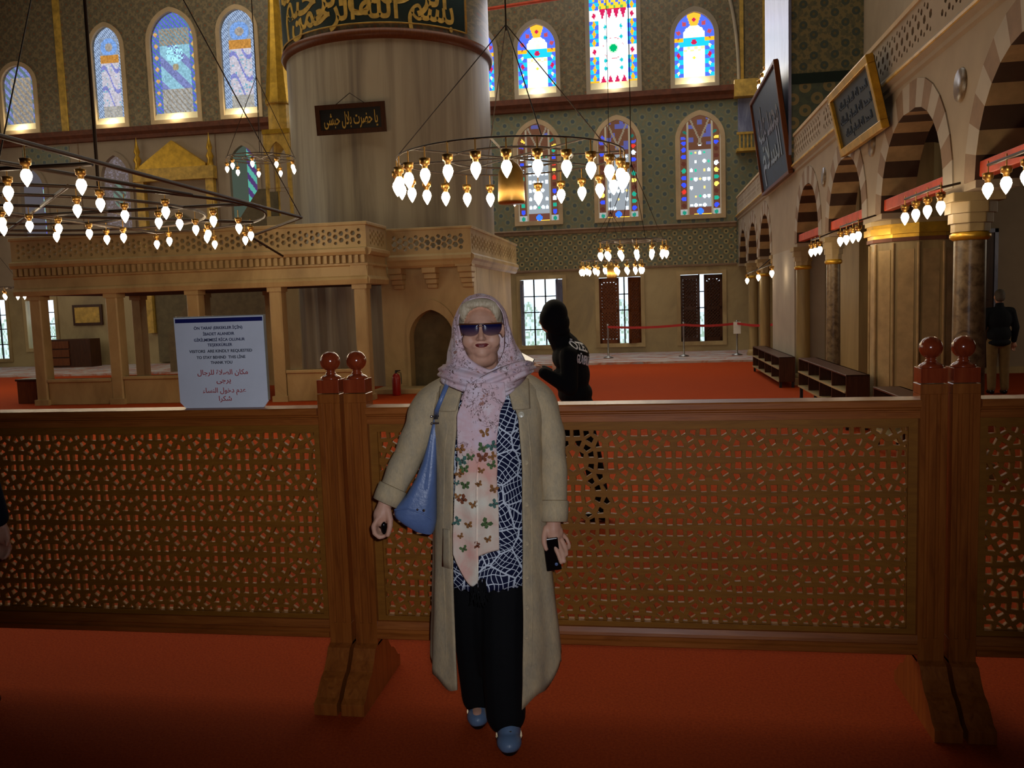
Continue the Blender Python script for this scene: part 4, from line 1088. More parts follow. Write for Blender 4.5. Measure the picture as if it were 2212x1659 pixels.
# ================================================================ carved wooden screens
LX, LZ, PP, PZ = -0.165+0.0675, 0.969, 0.262, 0.265   # a pattern centre, relative to the middle screen
SEED = [(57, 65, 1.0), (160, 45, .82), (275, 45, .82), (362, 95, .85), (55, 178, .86), (217, 140, .86)]
def lattice(x0, x1, z0, z1, th=0.018):
    """interlaced star pattern: every opening is a cell of the star grid, drawn in by the bar width"""
    s = PP/735.0; sz = PZ/720.0
    base = []
    for (u, v, k) in SEED:
        for sx in (-1, 1):
            for sy in (-1, 1):
                base.append((sx*u*s, sy*v*sz, k))
                base.append(((sx*u+367.5)*s, (sy*v+360)*sz, k))
    # drop doubles (openings on the mirror lines)
    uni = []
    for p in base:
        if not any(abs(((p[0]-q[0]+PP/2) % PP)-PP/2) < 0.012 and abs(((p[1]-q[1]+PZ/2) % PZ)-PZ/2) < 0.012 for q in uni): uni.append(p)
    cells = []
    def clip(poly, n, d):
        out = []
        for i in range(len(poly)):
            a, b_ = poly[i], poly[(i+1) % len(poly)]
            fa = a[0]*n[0]+a[1]*n[1]-d; fb = b_[0]*n[0]+b_[1]*n[1]-d
            if fa <= 0: out.append(a)
            if (fa < 0) != (fb < 0) and abs(fa-fb) > 1e-12:
                t_ = fa/(fa-fb); out.append((a[0]+(b_[0]-a[0])*t_, a[1]+(b_[1]-a[1])*t_))
        return out
    rel_ = []
    for i, p in enumerate(uni):
        nb = []
        for q in uni:
            for a in (-1, 0, 1):
                for c in (-1, 0, 1):
                    d = (q[0]+a*PP-p[0], q[1]+c*PZ-p[1])
                    L = math.hypot(*d)
                    if 1e-6 < L < 0.13: nb.append((d, L))
        R_ = 0.1; poly = [(R_*math.cos(2*PI*k/12), R_*math.sin(2*PI*k/12)) for k in range(12)]
        for d, L in nb: poly = clip(poly, (d[0]/L, d[1]/L), L/2)
        rel_.append((p, poly))
    mb = MB()
    i0, i1 = math.floor((x0-LX)/PP)-1, math.ceil((x1-LX)/PP)+1
    j0, j1 = math.floor((z0-LZ)/PZ)-1, math.ceil((z1-LZ)/PZ)+1
    for i in range(i0, i1+1):
        for j in range(j0, j1+1):
            for (p, poly) in rel_:
                cx, cz = LX+i*PP+p[0], LZ+j*PZ+p[1]
                w = [(cx+a, cz+b_) for a, b_ in poly]
                for nrm, d in (((1, 0), x1), ((-1, 0), -x0), ((0, 1), z1), ((0, -1), -z0)):
                    w = clip(w, nrm, d)
                    if len(w) < 3: break
                if len(w) < 3: continue
                # merge very short edges
                ww = [q for k_, q in enumerate(w) if math.hypot(q[0]-w[k_-1][0], q[1]-w[k_-1][1]) > 0.0015]
                if len(ww) < 3: continue
                ar = abs(sum(ww[k_-1][0]*ww[k_][1]-ww[k_][0]*ww[k_-1][1] for k_ in range(len(ww))))/2
                gx = sum(q[0] for q in ww)/len(ww); gz = sum(q[1] for q in ww)/len(ww)
                n_ = len(ww)
                if ar < 0.00025:
                    vs = [(a, 0, b_) for a, b_ in ww]+[(a, th, b_) for a, b_ in ww]
                    mb.add(vs, [tuple(range(n_)), tuple(range(2*n_-1, n_-1, -1))]); continue
                inr = min(abs((ww[k_][0]-ww[k_-1][0])*(gz-ww[k_-1][1])-(ww[k_][1]-ww[k_-1][1])*(gx-ww[k_-1][0]))/math.hypot(ww[k_][0]-ww[k_-1][0], ww[k_][1]-ww[k_-1][1]) for k_ in range(n_))
                t_u = max(0.5, 1-0.0046/max(inr, 1e-4)); rin = []
                for a, b_ in ww:
                    L = math.hypot(a-gx, b_-gz); t_ = min(t_u, 0.0195*p[2]/max(L, 1e-6))
                    rin.append((gx+(a-gx)*t_, gz+(b_-gz)*t_))
                o_f = [(a, 0, b_) for a, b_ in ww]; i_f = [(a, 0, b_) for a, b_ in rin]
                i_m = [(gx+(a-gx)*0.93, 0.003, gz+(b_-gz)*0.93) for a, b_ in rin]
                i_b = [(gx+(a-gx)*0.93, th, gz+(b_-gz)*0.93) for a, b_ in rin]; o_b = [(a, th, b_) for a, b_ in ww]
                vs = o_f+i_f+i_m+i_b+o_b; fs = []
                for k_ in range(n_):
                    k2 = (k_+1) % n_
                    for r_ in range(4): fs.append((r_*n_+k_, r_*n_+k2, (r_+1)*n_+k2, (r_+1)*n_+k_))
                mb.add(vs, fs)
    return mb
def make_screen(label):
    root = empty('wooden_screen', (-0.0675, 3.28, 0), 0, label, 'screen', 'carved wooden screens')
    hw = 1.05+0.0925     # half distance between outer post faces
    pc = hw-0.048
    for sx in (-1, 1):
        mb = MB(); c = 0.047; g, gd = 0.009, 0.007
        prof = [(-c, 0), (-0.028, 0), (-0.026, gd), (-0.016, gd), (-0.014, 0), (0.010, 0), (0.012, gd), (0.022, gd), (0.024, 0), (c, 0), (c, 0.09), (-c, 0.09)]
        mb.prism([(sx*pc+a, b_) for a, b_ in prof], 0.30, 1.215)
        mb.box(sx*pc-c, sx*pc+c, 0, 0.09, 0.205, 0.30); mb.box(sx*pc-c, sx*pc+c, 0, 0.09, 1.215, 1.252)
        post = bevel(mb.build('post', 'honey_wood', root), 0.0015, 1)
        mb = MB(); q = c-0.001
        mb.box(sx*pc-q, sx*pc+q, 0.001, 0.089, 1.2555, 1.310)
        mb.lathe([(0.001, 1.310), (0.043, 1.310), (0.0425, 1.316), (0.036, 1.322), (0.026, 1.327), (0.020, 1.331), (0.0215, 1.334), (0.0175, 1.338), (0.0165, 1.342), (0.019, 1.344), (0.0155, 1.348), (0.018, 1.351),
                  ]+[(0.0405*math.sin(a), 1.3825-0.0405*math.cos(a)) for a in [0.42+(PI-0.42)*k/14 for k in range(15)]], (sx*pc, 0.045, 0), 28)
        fin = mb.build('finial', 'finial_wood', post)
        md = fin.modifiers.new('b', 'BEVEL'); md.width = 0.002; md.limit_method = 'ANGLE'; md.segments = 2; md.angle_limit = math.radians(60)
        mb = MB()
        half = [(0.0, 0.215), (-0.03, 0.205), (-0.055, 0.165), (-0.085, 0.13), (-0.12, 0.115), (-0.15, 0.088), (-0.175, 0.06), (-0.205, 0.048), (-0.205, 0.0)]
        poly = half+[(0.045+(-a)+0.045, z) for a, z in half[::-1]]
        mb.prism([(y, z) for y, z in poly], sx*pc-c, sx*pc+c, axis='X')
        bevel(mb.build('foot', 'honey_wood', post), 0.003, 2)
    x0, x1 = -pc+0.047, pc-0.047
    mb = MB()
    mb.prism([(0.0, 1.128), (0.0, 1.150), (-0.004, 1.152), (-0.004, 1.157), (0.004, 1.160), (0.004, 1.164), (-0.010, 1.166), (-0.016, 1.172), (-0.016, 1.192), (-0.012, 1.197), (0.102, 1.197), (0.106, 1.192), (0.106, 1.172), (0.09, 1.16), (0.09, 1.128)], x0, x1, axis='X')
    mb.build('top_rail', 'honey_wood_across', root)
    mb = MB()
    mb.prism([(-0.004, 0.236), (-0.008, 0.240), (-0.008, 0.258), (0.002, 0.262), (0.002, 0.274), (-0.002, 0.278), (0.004, 0.288), (0.012, 0.306), (0.08, 0.306), (0.098, 0.258), (0.098, 0.236)], x0, x1, axis='X')
    mb.build('bottom_rail', 'honey_wood_across', root)
    mb = MB()
    mb.box(x0, x1, 0.026, 0.064, 1.094, 1.130); mb.box(x0, x1, 0.026, 0.064, 0.30, 0.326); mb.box(x0, x0+0.032, 0.026, 0.064, 0.326, 1.094); mb.box(x1-0.032, x1, 0.026, 0.064, 0.326, 1.094)
    mb.build('inner_frame', 'lattice_wood', root)
    lt = lattice(x0+0.03, x1-0.03, 0.322, 1.098).build('lattice', 'lattice_wood', root); lt.location = (0, 0.036, 0)
    return root
s0 = make_screen('carved lattice screen in the middle, behind the woman in the beige coat')
s1 = copy_tree(s0); s1.location.x -= 2.30; s1['label'] = 'carved lattice screen on the left carrying the white notice'
s2 = copy_tree(s0); s2.location.x += 2.30; s2['label'] = 'carved lattice screen cut off by the right edge'

# ---- the notice
root = empty('notice_sign', (-1.752, 3.335, 1.1975), 0, 'white acrylic notice with dark Turkish and English and red Arabic text on the left screen', 'sign')
W2, HH = 0.1985, 0.380
mb = MB(); mb.prism([(-W2+0.028, 0), (W2-0.02, 0), (W2, 0.026), (W2-0.001, HH), (-W2, HH), (-W2+0.004, 0.024)], -0.004, 0.004, axis='Y'); bevel(mb.build('board', 'notice_white', root), 0.001, 1)
mb = MB(); mb.box(-W2+0.006, W2-0.004, -0.0052, -0.0042, HH-0.022, HH-0.005); mb.build('blue_band', 'notice_blue', root)
mb = MB(); mb.box(-W2, W2, -0.004, 0.012, HH, HH+0.004); mb.box(W2, W2+0.003, -0.004, 0.012, 0.03, HH+0.004); mb.build('clear_edge', 'notice_edge', root)
rows = [("ÖN TARAF (ERKEKLER İÇİN)", 270, 385, 1175, 0), ("İBADET ALANIDIR", 368, 530, 1040, 0), ("GİRİLMEMESİ RİCA OLUNUR", 465, 375, 1205, 0), ("TEŞEKKÜRLER", 548, 592, 995, 0),
        ("VISITORS  ARE KINDLY REQUESTED", 650, 285, 1310, 1), ("TO STAY BEHIND  THIS LİNE", 752, 400, 1195, 1), ("THANK YOU", 838, 625, 978, 1),
        ('مكان الصلاة للرجال', 1000, 395, 1220, 2), ('يرجى', 1130, 700, 935, 2), ('عدم دخول النساء', 1298, 465, 1170, 2), ('شكرا', 1435, 722, 932, 2)]
groups = {0: [], 1: [], 2: []}
for txt, yc, xa, xb, kind in rows:
    kx, kz = 0.397/1455.0, 0.381/1500.0
    cx = ((xa+xb)/2-790)*kx; zz = HH-(yc-88)*kz; wd = (xb-xa)*kx
    mt = text_mesh(arabic(txt) if kind == 2 else txt, 0.0165 if kind < 2 else 0.029, wd, 0.0003, 0.00035)
    groups[kind].append((mt, lambda v, cx=cx, zz=zz: Vector((cx+v.x, -0.0046-v.z, zz+v.y))))
join_meshes('turkish_text', groups[0], 'ink_blue').parent = root
join_meshes('english_text', groups[1], 'ink_dark').parent = root
join_meshes('arabic_text', groups[2][:2], 'ink_red').parent = root
join_meshes('arabic_text', groups[2][2:], 'ink_red').parent = root
# ================================================================ people
def cloth(name, c, rough=0.85, weave=220, var=0.10, bump=0.25):
    t = NT(name, rough, spec=0.2); f = t.noise(t.coord(), weave, 3, 0.7); g = t.noise(t.coord(), 9, 4, 0.6)
    lo = tuple(int(x*(1-var)) for x in c); hi = tuple(min(255, int(x*(1+var))) for x in c)
    t.col(t.mix(0.5, t.ramp(f, [(0.3, lo), (0.7, hi)]), t.ramp(g, [(0.35, lo), (0.65, hi)]))); t.bump(f, bump, 0.003)
    t.b.inputs['Sheen Weight'].default_value = 0.15 if sum(c) > 120 else 0.0
    return t.m
t = NT('beige_linen', 0.9, spec=0.15)
f = t.noise(t.coord(scale=(1, 1, 0.25)), 260, 3, 0.7); g = t.noise(t.coord(scale=(1, 1, 0.5)), 26, 4, 0.7)
t.col(t.mix(0.55, t.ramp(f, [(0.3, (168, 148, 116)), (0.7, (204, 184, 150))]), t.ramp(g, [(0.35, (160, 148, 126)), (0.65, (202, 178, 138))]))); t.bump(f, 0.35, 0.003)
cloth('black_cloth', (13, 13, 15)); cloth('guard_black', (14, 16, 20), var=0.05); cloth('dark_jacket', (26, 30, 38)); cloth('khaki', (128, 104, 66)); cloth('navy_cloth', (22, 30, 48))
t = NT('skin', 0.5, spec=0.35); g = t.noise(t.coord(), 14, 4, 0.6)
t.col(t.ramp(g, [(0.3, (198, 146, 122)), (0.7, (216, 168, 142))])); t.b.inputs['Subsurface Weight'].default_value = 0.08; t.b.inputs['Subsurface Radius'].default_value = (0.01, 0.004, 0.002)
plain('lips', (112, 34, 34), 0.45, var=0.05); plain('eye_white', (210, 205, 200), 0.3, var=0.02); plain('eye_dark', (40, 28, 22), 0.2, var=0.02)
t = NT('blond_hair', 0.6); g = t.noise(t.coord(scale=(1, 1, 0.15)), 190, 3, 0.7)
t.col(t.ramp(g, [(0.3, (176, 156, 126)), (0.7, (214, 198, 168))])); t.bump(g, 0.5, 0.004)
plain('grey_hair', (92, 84, 76), 0.7, var=0.1, scale=80); plain('blue_leather', (92, 114, 160), 0.38, var=0.06, scale=10, bump=0.15); plain('shoe_blue', (98, 120, 150), 0.4, var=0.05, scale=12, bump=0.1)
plain('chrome', (200, 200, 200), 0.12, 1.0, var=0.02); plain('gloss_black', (10, 10, 12), 0.12, var=0.02); plain('glasses_brown', (92, 52, 26), 0.25, var=0.1); plain('button_pearl', (196, 188, 164), 0.25, var=0.05)
plain('reflective_white', (245, 246, 250), 0.4, var=0.0); plain('wing_brown', (140, 92, 44), 0.8, var=0.2, scale=90); plain('wing_green', (72, 96, 52), 0.8, var=0.3, scale=90); plain('wing_rust', (122, 62, 34), 0.8, var=0.2, scale=90); plain('wing_teal', (64, 100, 92), 0.8, var=0.3, scale=90)
# scarf cloth: pink with brown sprigs above, cream with pink clouds below
t = NT('scarf_cloth', 0.75, spec=0.2)
v = t.coord(); g = t.noise(v, 9, 4, 0.6, 0.3)
pink = t.ramp(g, [(0.32, (222, 204, 216)), (0.48, (218, 184, 190)), (0.62, (230, 214, 220)), (0.72, (206, 196, 214))])
n1 = t.noise(v, 34, 3, 0.6, 1.2); n2 = t.noise(v, 12, 2)
line = t.math('MULTIPLY', t.math('LESS_THAN', t.math('ABSOLUTE', t.math('SUBTRACT', n1, 0.5)), 0.014), t.math('GREATER_THAN', n2, 0.50))
pink = t.mix(line, pink, (104, 78, 74))
n3 = t.noise(t.coord(loc=(3, 1, 2)), 26, 3); pink = t.mix(t.math('MULTIPLY', t.math('GREATER_THAN', n3, 0.66), 0.8), pink, (160, 106, 88))
n4 = t.noise(t.coord(loc=(7, 1, 5)), 20, 3); pink = t.mix(t.math('MULTIPLY', t.math('GREATER_THAN', n4, 0.67), 0.6), pink, (104, 96, 124))
g = t.noise(t.coord(loc=(1, 4, 0)), 7, 4, 0.55, 0.4)
cream = t.ramp(g, [(0.34, (226, 170, 156)), (0.46, (226, 198, 180)), (0.6, (230, 222, 204)), (0.72, (212, 204, 210))])
sz_ = t.n('ShaderNodeSeparateXYZ'); t.l(t.coord(), sz_.inputs[0])
zf = t.math('ADD', sz_.outputs['Z'], t.math('MULTIPLY', t.noise(t.coord(), 14, 2), 0.08))
mrz = t.n('ShaderNodeMapRange'); mrz.inputs[1].default_value = 1.10; mrz.inputs[2].default_value = 1.16; t.l(zf, mrz.inputs[0])
t.col(t.mix(mrz.outputs[0], cream, pink)); t.bump(t.noise(t.coord(scale=(1, 1, 0.25)), 60, 3), 0.35, 0.004)
# blouse: white web on navy
t = NT('blouse_web', 0.7, spec=0.2)
tc = t.n('ShaderNodeTexCoord'); sp = t.n('ShaderNodeSeparateXYZ'); cb = t.n('ShaderNodeCombineXYZ'); t.l(tc.outputs['Object'], sp.inputs[0]); t.l(sp.outputs['X'], cb.inputs[0]); t.l(sp.outputs['Z'], cb.inputs[1])
nz = t.n('ShaderNodeTexNoise'); nz.inputs['Scale'].default_value = 5; t.l(cb.outputs[0], nz.inputs['Vector'])
e1 = t.voro(cb.outputs[0], 11, 1.0, 'DISTANCE_TO_EDGE', dims='2D'); f1 = t.voro(cb.outputs[0], 11, 1.0, 'F1', dims='2D')
e2 = t.voro(cb.outputs[0], 34, 0.8, 'DISTANCE_TO_EDGE', dims='2D')
a1 = t.math('LESS_THAN', e1.outputs['Distance'], 0.030)
wn_ = t.n('ShaderNodeTexNoise'); wn_.inputs['Scale'].default_value = 6; t.l(cb.outputs[0], wn_.inputs['Vector'])
sc_ = t.n('ShaderNodeSeparateColor'); t.l(f1.outputs['Color'], sc_.inputs[0])
ang = t.math('MULTIPLY', sc_.outputs[0], 6.283)
nz2 = t.mix(0.10, cb.outputs[0], wn_.outputs['Color'])
vr = t.n('ShaderNodeVectorRotate', rotation_type='Z_AXIS'); t.l(nz2, vr.inputs['Vector']); t.l(ang, vr.inputs['Angle'])
s2 = t.n('ShaderNodeSeparateXYZ'); t.l(vr.outputs[0], s2.inputs[0])
def lines(o, fq, wd): return t.math('LESS_THAN', t.math('ABSOLUTE', t.math('SUBTRACT', t.math('FRACT', t.math('MULTIPLY', o, fq)), 0.5)), wd)
fac = t.math('MAXIMUM', a1, t.math('MAXIMUM', lines(s2.outputs['X'], 70.0, 0.085), lines(s2.outputs['Y'], 50.0, 0.06)))
t.col(t.mix(fac, (20, 26, 58), (214, 222, 234)))
# tinted lenses: the tint itself runs from dark above to pale below
t = NT('tinted_lens', 0.11, spec=0.8)
tc = t.n('ShaderNodeTexCoord'); sp = t.n('ShaderNodeSeparateXYZ'); t.l(tc.outputs['Object'], sp.inputs[0])
mr = t.n('ShaderNodeMapRange'); mr.inputs[1].default_value = 1.488; mr.inputs[2].default_value = 1.518; mr.inputs[3].default_value = 0.30; mr.inputs[4].default_value = 0.96
t.l(sp.outputs['Z'], mr.inputs[0]); t.l(mr.outputs[0], t.b.inputs['Alpha'])
mr2 = t.ramp(mr.outputs[0], [(0.5, (96, 72, 92)), (0.95, (24, 24, 66))]); t.col(mr2)

class Blob(MB):
    def cap(s, p, q, r1, r2, n=12):
        p, q = Vector(p), Vector(q); d = q-p; L = d.length
        if L < 1e-6: s.ball(p, r1, n, 8); return
        d.normalize(); pts, rs = [], []
        for k in range(5):
            a = PI/2*k/4; pts.append(p-d*(r1*math.cos(a))); rs.append(max(1e-4, r1*math.sin(a)))
        pts.append(p+d*(L*0.5)); rs.append((r1+r2)/2)
        for k in range(5):
            a = PI/2*(1-k/4); pts.append(q+d*(r2*math.cos(a))); rs.append(max(1e-4, r2*math.sin(a)))
        s.tube(pts, rs, n)
    def chain(s, pts, rs, n=12):
        for i in range(len(pts)-1): s.cap(pts[i], pts[i+1], rs[i], rs[i+1], n)
    def ell(s, c, r, n=20): s.ball(c, 1.0, n, 14, sc=r)
    def remesh(s, name, mat, parent, voxel=0.006, smooth=4, factor=0.5, flat=None):
        me = s.mesh(name, []); o = bpy.data.objects.new(name, me); C.objects.link(o)
        bm = bmesh.new(); bm.from_mesh(me); bmesh.ops.remove_doubles(bm, verts=bm.verts, dist=2e-4); bmesh.ops.recalc_face_normals(bm, faces=bm.faces); bm.to_mesh(me); bm.free()
        md = o.modifiers.new('r', 'REMESH'); md.mode = 'VOXEL'; md.voxel_size = voxel; md.use_smooth_shade = True
        if smooth: m2 = o.modifiers.new('s', 'SMOOTH'); m2.iterations = smooth; m2.factor = factor
        bpy.context.view_layer.update()
        m3 = bpy.data.meshes.new_from_object(o.evaluated_get(bpy.context.evaluated_depsgraph_get()))
        bpy.data.objects.remove(o); bpy.data.meshes.remove(me)
        if flat is not None:
            for v in m3.vertices: v.co.z = max(flat, v.co.z)
        m3.materials.clear(); m3.materials.append(M(mat)); m3.name = name
        m3.polygons.foreach_set('use_smooth', [True]*len(m3.polygons))
        o = bpy.data.objects.new(name, m3); C.objects.link(o); o.parent = parent
        return o
def loft(mb, rings, closed=True, mi=0, capa=False, capb=False):
    n = len(rings[0]); vs = [p for r in rings for p in r]; fs = []
    for j in range(len(rings)-1):
        for i in range(n if closed else n-1):
            i2 = (i+1) % n; fs.append((j*n+i, j*n+i2, (j+1)*n+i2, (j+1)*n+i))
    mb.add(vs, fs, mi, True)
    if capa: mb.add(rings[0], [tuple(range(n))], mi)
    if capb: mb.add(rings[-1], [tuple(range(n))[::-1]], mi)
def interp(tab, z):
    """tab: list of (z, a, b, ...) with z falling or rising"""
    t_ = sorted(tab)
    if z <= t_[0][0]: return t_[0][1:]
    for a, b_ in zip(t_[:-1], t_[1:]):
        if z <= b_[0]:
            k = (z-a[0])/(b_[0]-a[0]); k = k*k*(3-2*k)*0.5+k*0.5
            return tuple(x+(y-x)*k for x, y in zip(a[1:], b_[1:]))
    return t_[-1][1:]
def solid(o, th, off=0): md = o.modifiers.new('solid', 'SOLIDIFY'); md.thickness = th; md.offset = off; return o
def catmull(P_, n, closed=True):
    out = []; m_ = len(P_)
    for i in range(n):
        t_ = i/n*m_; k = int(t_); f_ = t_-k
        p0, p1, p2, p3 = (Vector(P_[(k+j) % m_]) for j in (-1, 0, 1, 2))
        out.append(0.5*((2*p1)+(-p0+p2)*f_+(2*p0-5*p1+4*p2-p3)*f_*f_+(-p0+3*p1-3*p2+p3)*f_**3))
    return out

# ---------------------------------------------------------------- the woman
W = empty('person', (-0.565, 3.0, 0), math.radians(10.0), 'woman in long beige coat, pink butterfly scarf and sunglasses standing before the middle screen', 'person')
b = Blob()
hx = -0.015
b.ell((hx, 0.025, 1.528), (0.074, 0.088, 0.084)); b.ell((hx, -0.022, 1.505), (0.064, 0.066, 0.078)); b.ell((hx, -0.016, 1.452), (0.066, 0.064, 0.052))
b.ell((hx+0.001, -0.058, 1.424), (0.026, 0.022, 0.018)); b.ell((hx, -0.015, 1.405), (0.054, 0.054, 0.036))
for sx in (-1, 1):
    b.ell((hx+sx*0.040, -0.050, 1.468), (0.027, 0.025, 0.030)); b.ell((hx+sx*0.026, -0.074, 1.527), (0.022, 0.010, 0.007))
    b.ell((hx+sx*0.011, -0.088, 1.474), (0.0065, 0.009, 0.006)); b.ell((hx+sx*0.078, 0.015, 1.50), (0.008, 0.016, 0.028))
b.cap((hx, -0.078, 1.515), (hx+0.001, -0.098, 1.478), 0.0065, 0.0105, 12); b.cap((hx-0.022, -0.069, 1.452), (hx+0.024, -0.069, 1.452), 0.013, 0.013)
b.chain([(hx, 0.03, 1.43), (hx, 0.045, 1.32)], [0.056, 0.062])
b.chain([(-0.15, 0.07, 1.275), (0.14, 0.07, 1.275)], [0.06, 0.06]); b.ell((-0.015, 0.075, 1.15), (0.155, 0.11, 0.16)); b.ell((-0.015, 0.08, 0.95), (0.15, 0.11, 0.14)); b.ell((-0.02, 0.085, 0.84), (0.165, 0.12, 0.11))
b.chain([(-0.095, 0.08, 0.80), (-0.092, 0.10, 0.45), (-0.085, 0.15, 0.09)], [0.085, 0.056, 0.036]); b.chain([(0.06, 0.06, 0.80), (0.045, 0.02, 0.45), (0.035, -0.01, 0.09)], [0.085, 0.056, 0.036])
b.cap((-0.085, 0.17, 0.05), (-0.083, 0.07, 0.035), 0.032, 0.026); b.cap((0.035, 0.0, 0.05), (0.034, -0.11, 0.035), 0.032, 0.026)
b.chain([(-0.175, 0.07, 1.27), (-0.30, 0.03, 1.04), (-0.378, -0.015, 0.905)], [0.046, 0.038, 0.026]); b.chain([(0.165, 0.07, 1.27), (0.232, 0.055, 1.03), (0.224, -0.01, 0.815)], [0.046, 0.038, 0.026])
# hand on the picture's left, closed round a small key fob
b.chain([(-0.378, -0.015, 0.905), (-0.391, -0.03, 0.862), (-0.400, -0.036, 0.838)], [0.025, 0.029, 0.025]); b.ell((-0.394, -0.03, 0.853), (0.031, 0.030, 0.036))
for i in range(4):
    y0 = -0.056+0.0165*i; ln = (0.0, 0.003, 0.001, -0.006)[i]
    b.chain([(-0.405, y0, 0.846), (-0.421, y0-0.006, 0.822+ln*-0.3), (-0.418, y0-0.008, 0.796-ln), (-0.401, y0-0.009, 0.781-ln), (-0.383, y0-0.006, 0.785-ln)], [0.0098, 0.0092, 0.0088, 0.0082, 0.0074])
b.chain([(-0.372, -0.040, 0.876), (-0.362, -0.056, 0.842), (-0.363, -0.065, 0.814), (-0.371, -0.070, 0.790)], [0.014, 0.0115, 0.010, 0.0085])
# hand on the picture's right, fingers along the phone
b.chain([(0.224, -0.01, 0.815), (0.221, -0.022, 0.775), (0.222, -0.026, 0.757)], [0.025, 0.029, 0.026]); b.ell((0.222, -0.022, 0.764), (0.035, 0.021, 0.033))
for (p, rr) in (([(0.210, -0.034, 0.748), (0.221, -0.047, 0.722), (0.233, -0.060, 0.694), (0.242, -0.066, 0.664)], 0.0092), ([(0.227, -0.028, 0.745), (0.240, -0.040, 0.716), (0.251, -0.054, 0.688), (0.254, -0.066, 0.668)], 0.0094),
                ([(0.241, -0.016, 0.748), (0.256, -0.024, 0.724), (0.264, -0.036, 0.702), (0.264, -0.050, 0.688)], 0.0088), ([(0.251, -0.003, 0.755), (0.268, -0.006, 0.736), (0.276, -0.014, 0.718), (0.276, -0.026, 0.704)], 0.0078)):
    b.chain(p, [rr, rr*0.95, rr*0.88, rr*0.78])
b.chain([(0.196, -0.028, 0.782), (0.186, -0.044, 0.758), (0.184, -0.056, 0.736), (0.190, -0.066, 0.716)], [0.013, 0.011, 0.0095, 0.0082])
body = b.remesh('body', 'skin', W, 0.0042, 3)
for sx in (-1, 1):
    b = MB(); b.ball((hx+sx*0.030, -0.068, 1.512), 0.012, 16, 10); e = b.build('eye', 'eye_white', W)
    b = MB(); b.ball((hx+sx*0.030, -0.0765, 1.512), 0.005, 12, 8); b.build('iris', 'eye_dark', e)
b = Blob()
b.chain([(hx-0.026, -0.0765, 1.4520), (hx-0.012, -0.0825, 1.4555), (hx+0.002, -0.0845, 1.4550), (hx+0.016, -0.0825, 1.4560), (hx+0.030, -0.0765, 1.4535)], [0.0018, 0.0034, 0.0036, 0.0034, 0.0018])
b.chain([(hx-0.022, -0.077, 1.4510), (hx-0.008, -0.0825, 1.4490), (hx+0.010, -0.0825, 1.4490), (hx+0.026, -0.077, 1.4520)], [0.0018, 0.0042, 0.0042, 0.0018]); b.remesh('lips', 'lips', W, 0.0012, 2)
b = Blob(); b.ell((hx-0.002, 0.020, 1.545), (0.081, 0.092, 0.079)); b.ell((hx, -0.052, 1.594), (0.060, 0.030, 0.019)); b.ell((hx-0.052, -0.040, 1.566), (0.024, 0.028, 0.034)); b.ell((hx+0.050, -0.040, 1.566), (0.022, 0.028, 0.034)); b.ell((hx, -0.035, 1.60), (0.050, 0.035, 0.018))
hr = b.remesh('hair', 'blond_hair', W, 0.005, 3)
# keep the face free: hair only above the hairline and behind the temples
for v in hr.data.vertices:
    if v.co.y < -0.03 and ((v.co.x-hx)/0.064)**2+((v.co.z-1.495)/0.090)**2 < 1:
        v.co.y = max(v.co.y, -0.022)
# sunglasses
sg = MB()
for sx in (-1, 1):
    pts = []
    prof = [(-0.036, 0.013), (-0.030, 0.015), (0.026, 0.015), (0.031, 0.010), (0.029, -0.012), (0.018, -0.022), (-0.002, -0.025), (-0.024, -0.020), (-0.034, -0.006)]
    o_ = []
    for x, z in prof:
        X = hx+0.001+sx*(0.0365)+(-sx)*x*1.0
        o_.append((X, -0.112+abs(X-hx)**2*5.2, 1.511+z))
    k = len(o_); cx_ = sum(p[0] for p in o_)/k; cz_ = sum(p[2] for p in o_)/k
    cat = catmull(o_, 36); vs = []; nr = 6
    for r_ in range(1, nr+1):
        q = r_/nr
        for p in cat:
            X = cx_+(p.x-cx_)*q; Z = cz_+(p.z-cz_)*q
            vs.append((X, -0.112+(X-hx)**2*5.2-0.0035*(1-q*q), Z))
    vs.append((cx_, -0.112+(cx_-hx)**2*5.2-0.0035, cz_)); n_ = 36
    fs = [(r_*n_+i, r_*n_+(i+1) % n_, (r_+1)*n_+(i+1) % n_, (r_+1)*n_+i) for r_ in range(nr-1) for i in range(n_)]+[(i, (i+1) % n_, nr*n_) for i in range(n_)]
    sg.add(vs, fs, 0, True)
lens_parent = empty('sunglasses', (0, 0, 0)); lens_parent.parent = W
solid(sg.build('lens', 'tinted_lens', lens_parent), 0.0014)
b = MB()
b.tube([(hx+x, -0.113+x*x*5.2, 1.5265+abs(x)*0.02) for x in [(-0.073+0.146*i/16) for i in range(17)]], [0.0026]*17, 8)
b.tube([(hx-0.012, -0.113, 1.517), (hx, -0.115, 1.520), (hx+0.012, -0.113, 1.517)], 0.0016, 6)
for sx in (-1, 1):
    b.tube([(hx+sx*0.073, -0.085, 1.527), (hx+sx*0.080, -0.05, 1.524), (hx+sx*0.084, 0.02, 1.515), (hx+sx*0.082, 0.045, 1.495)], 0.0024, 6)
b.build('frame', 'glasses_brown', lens_parent)

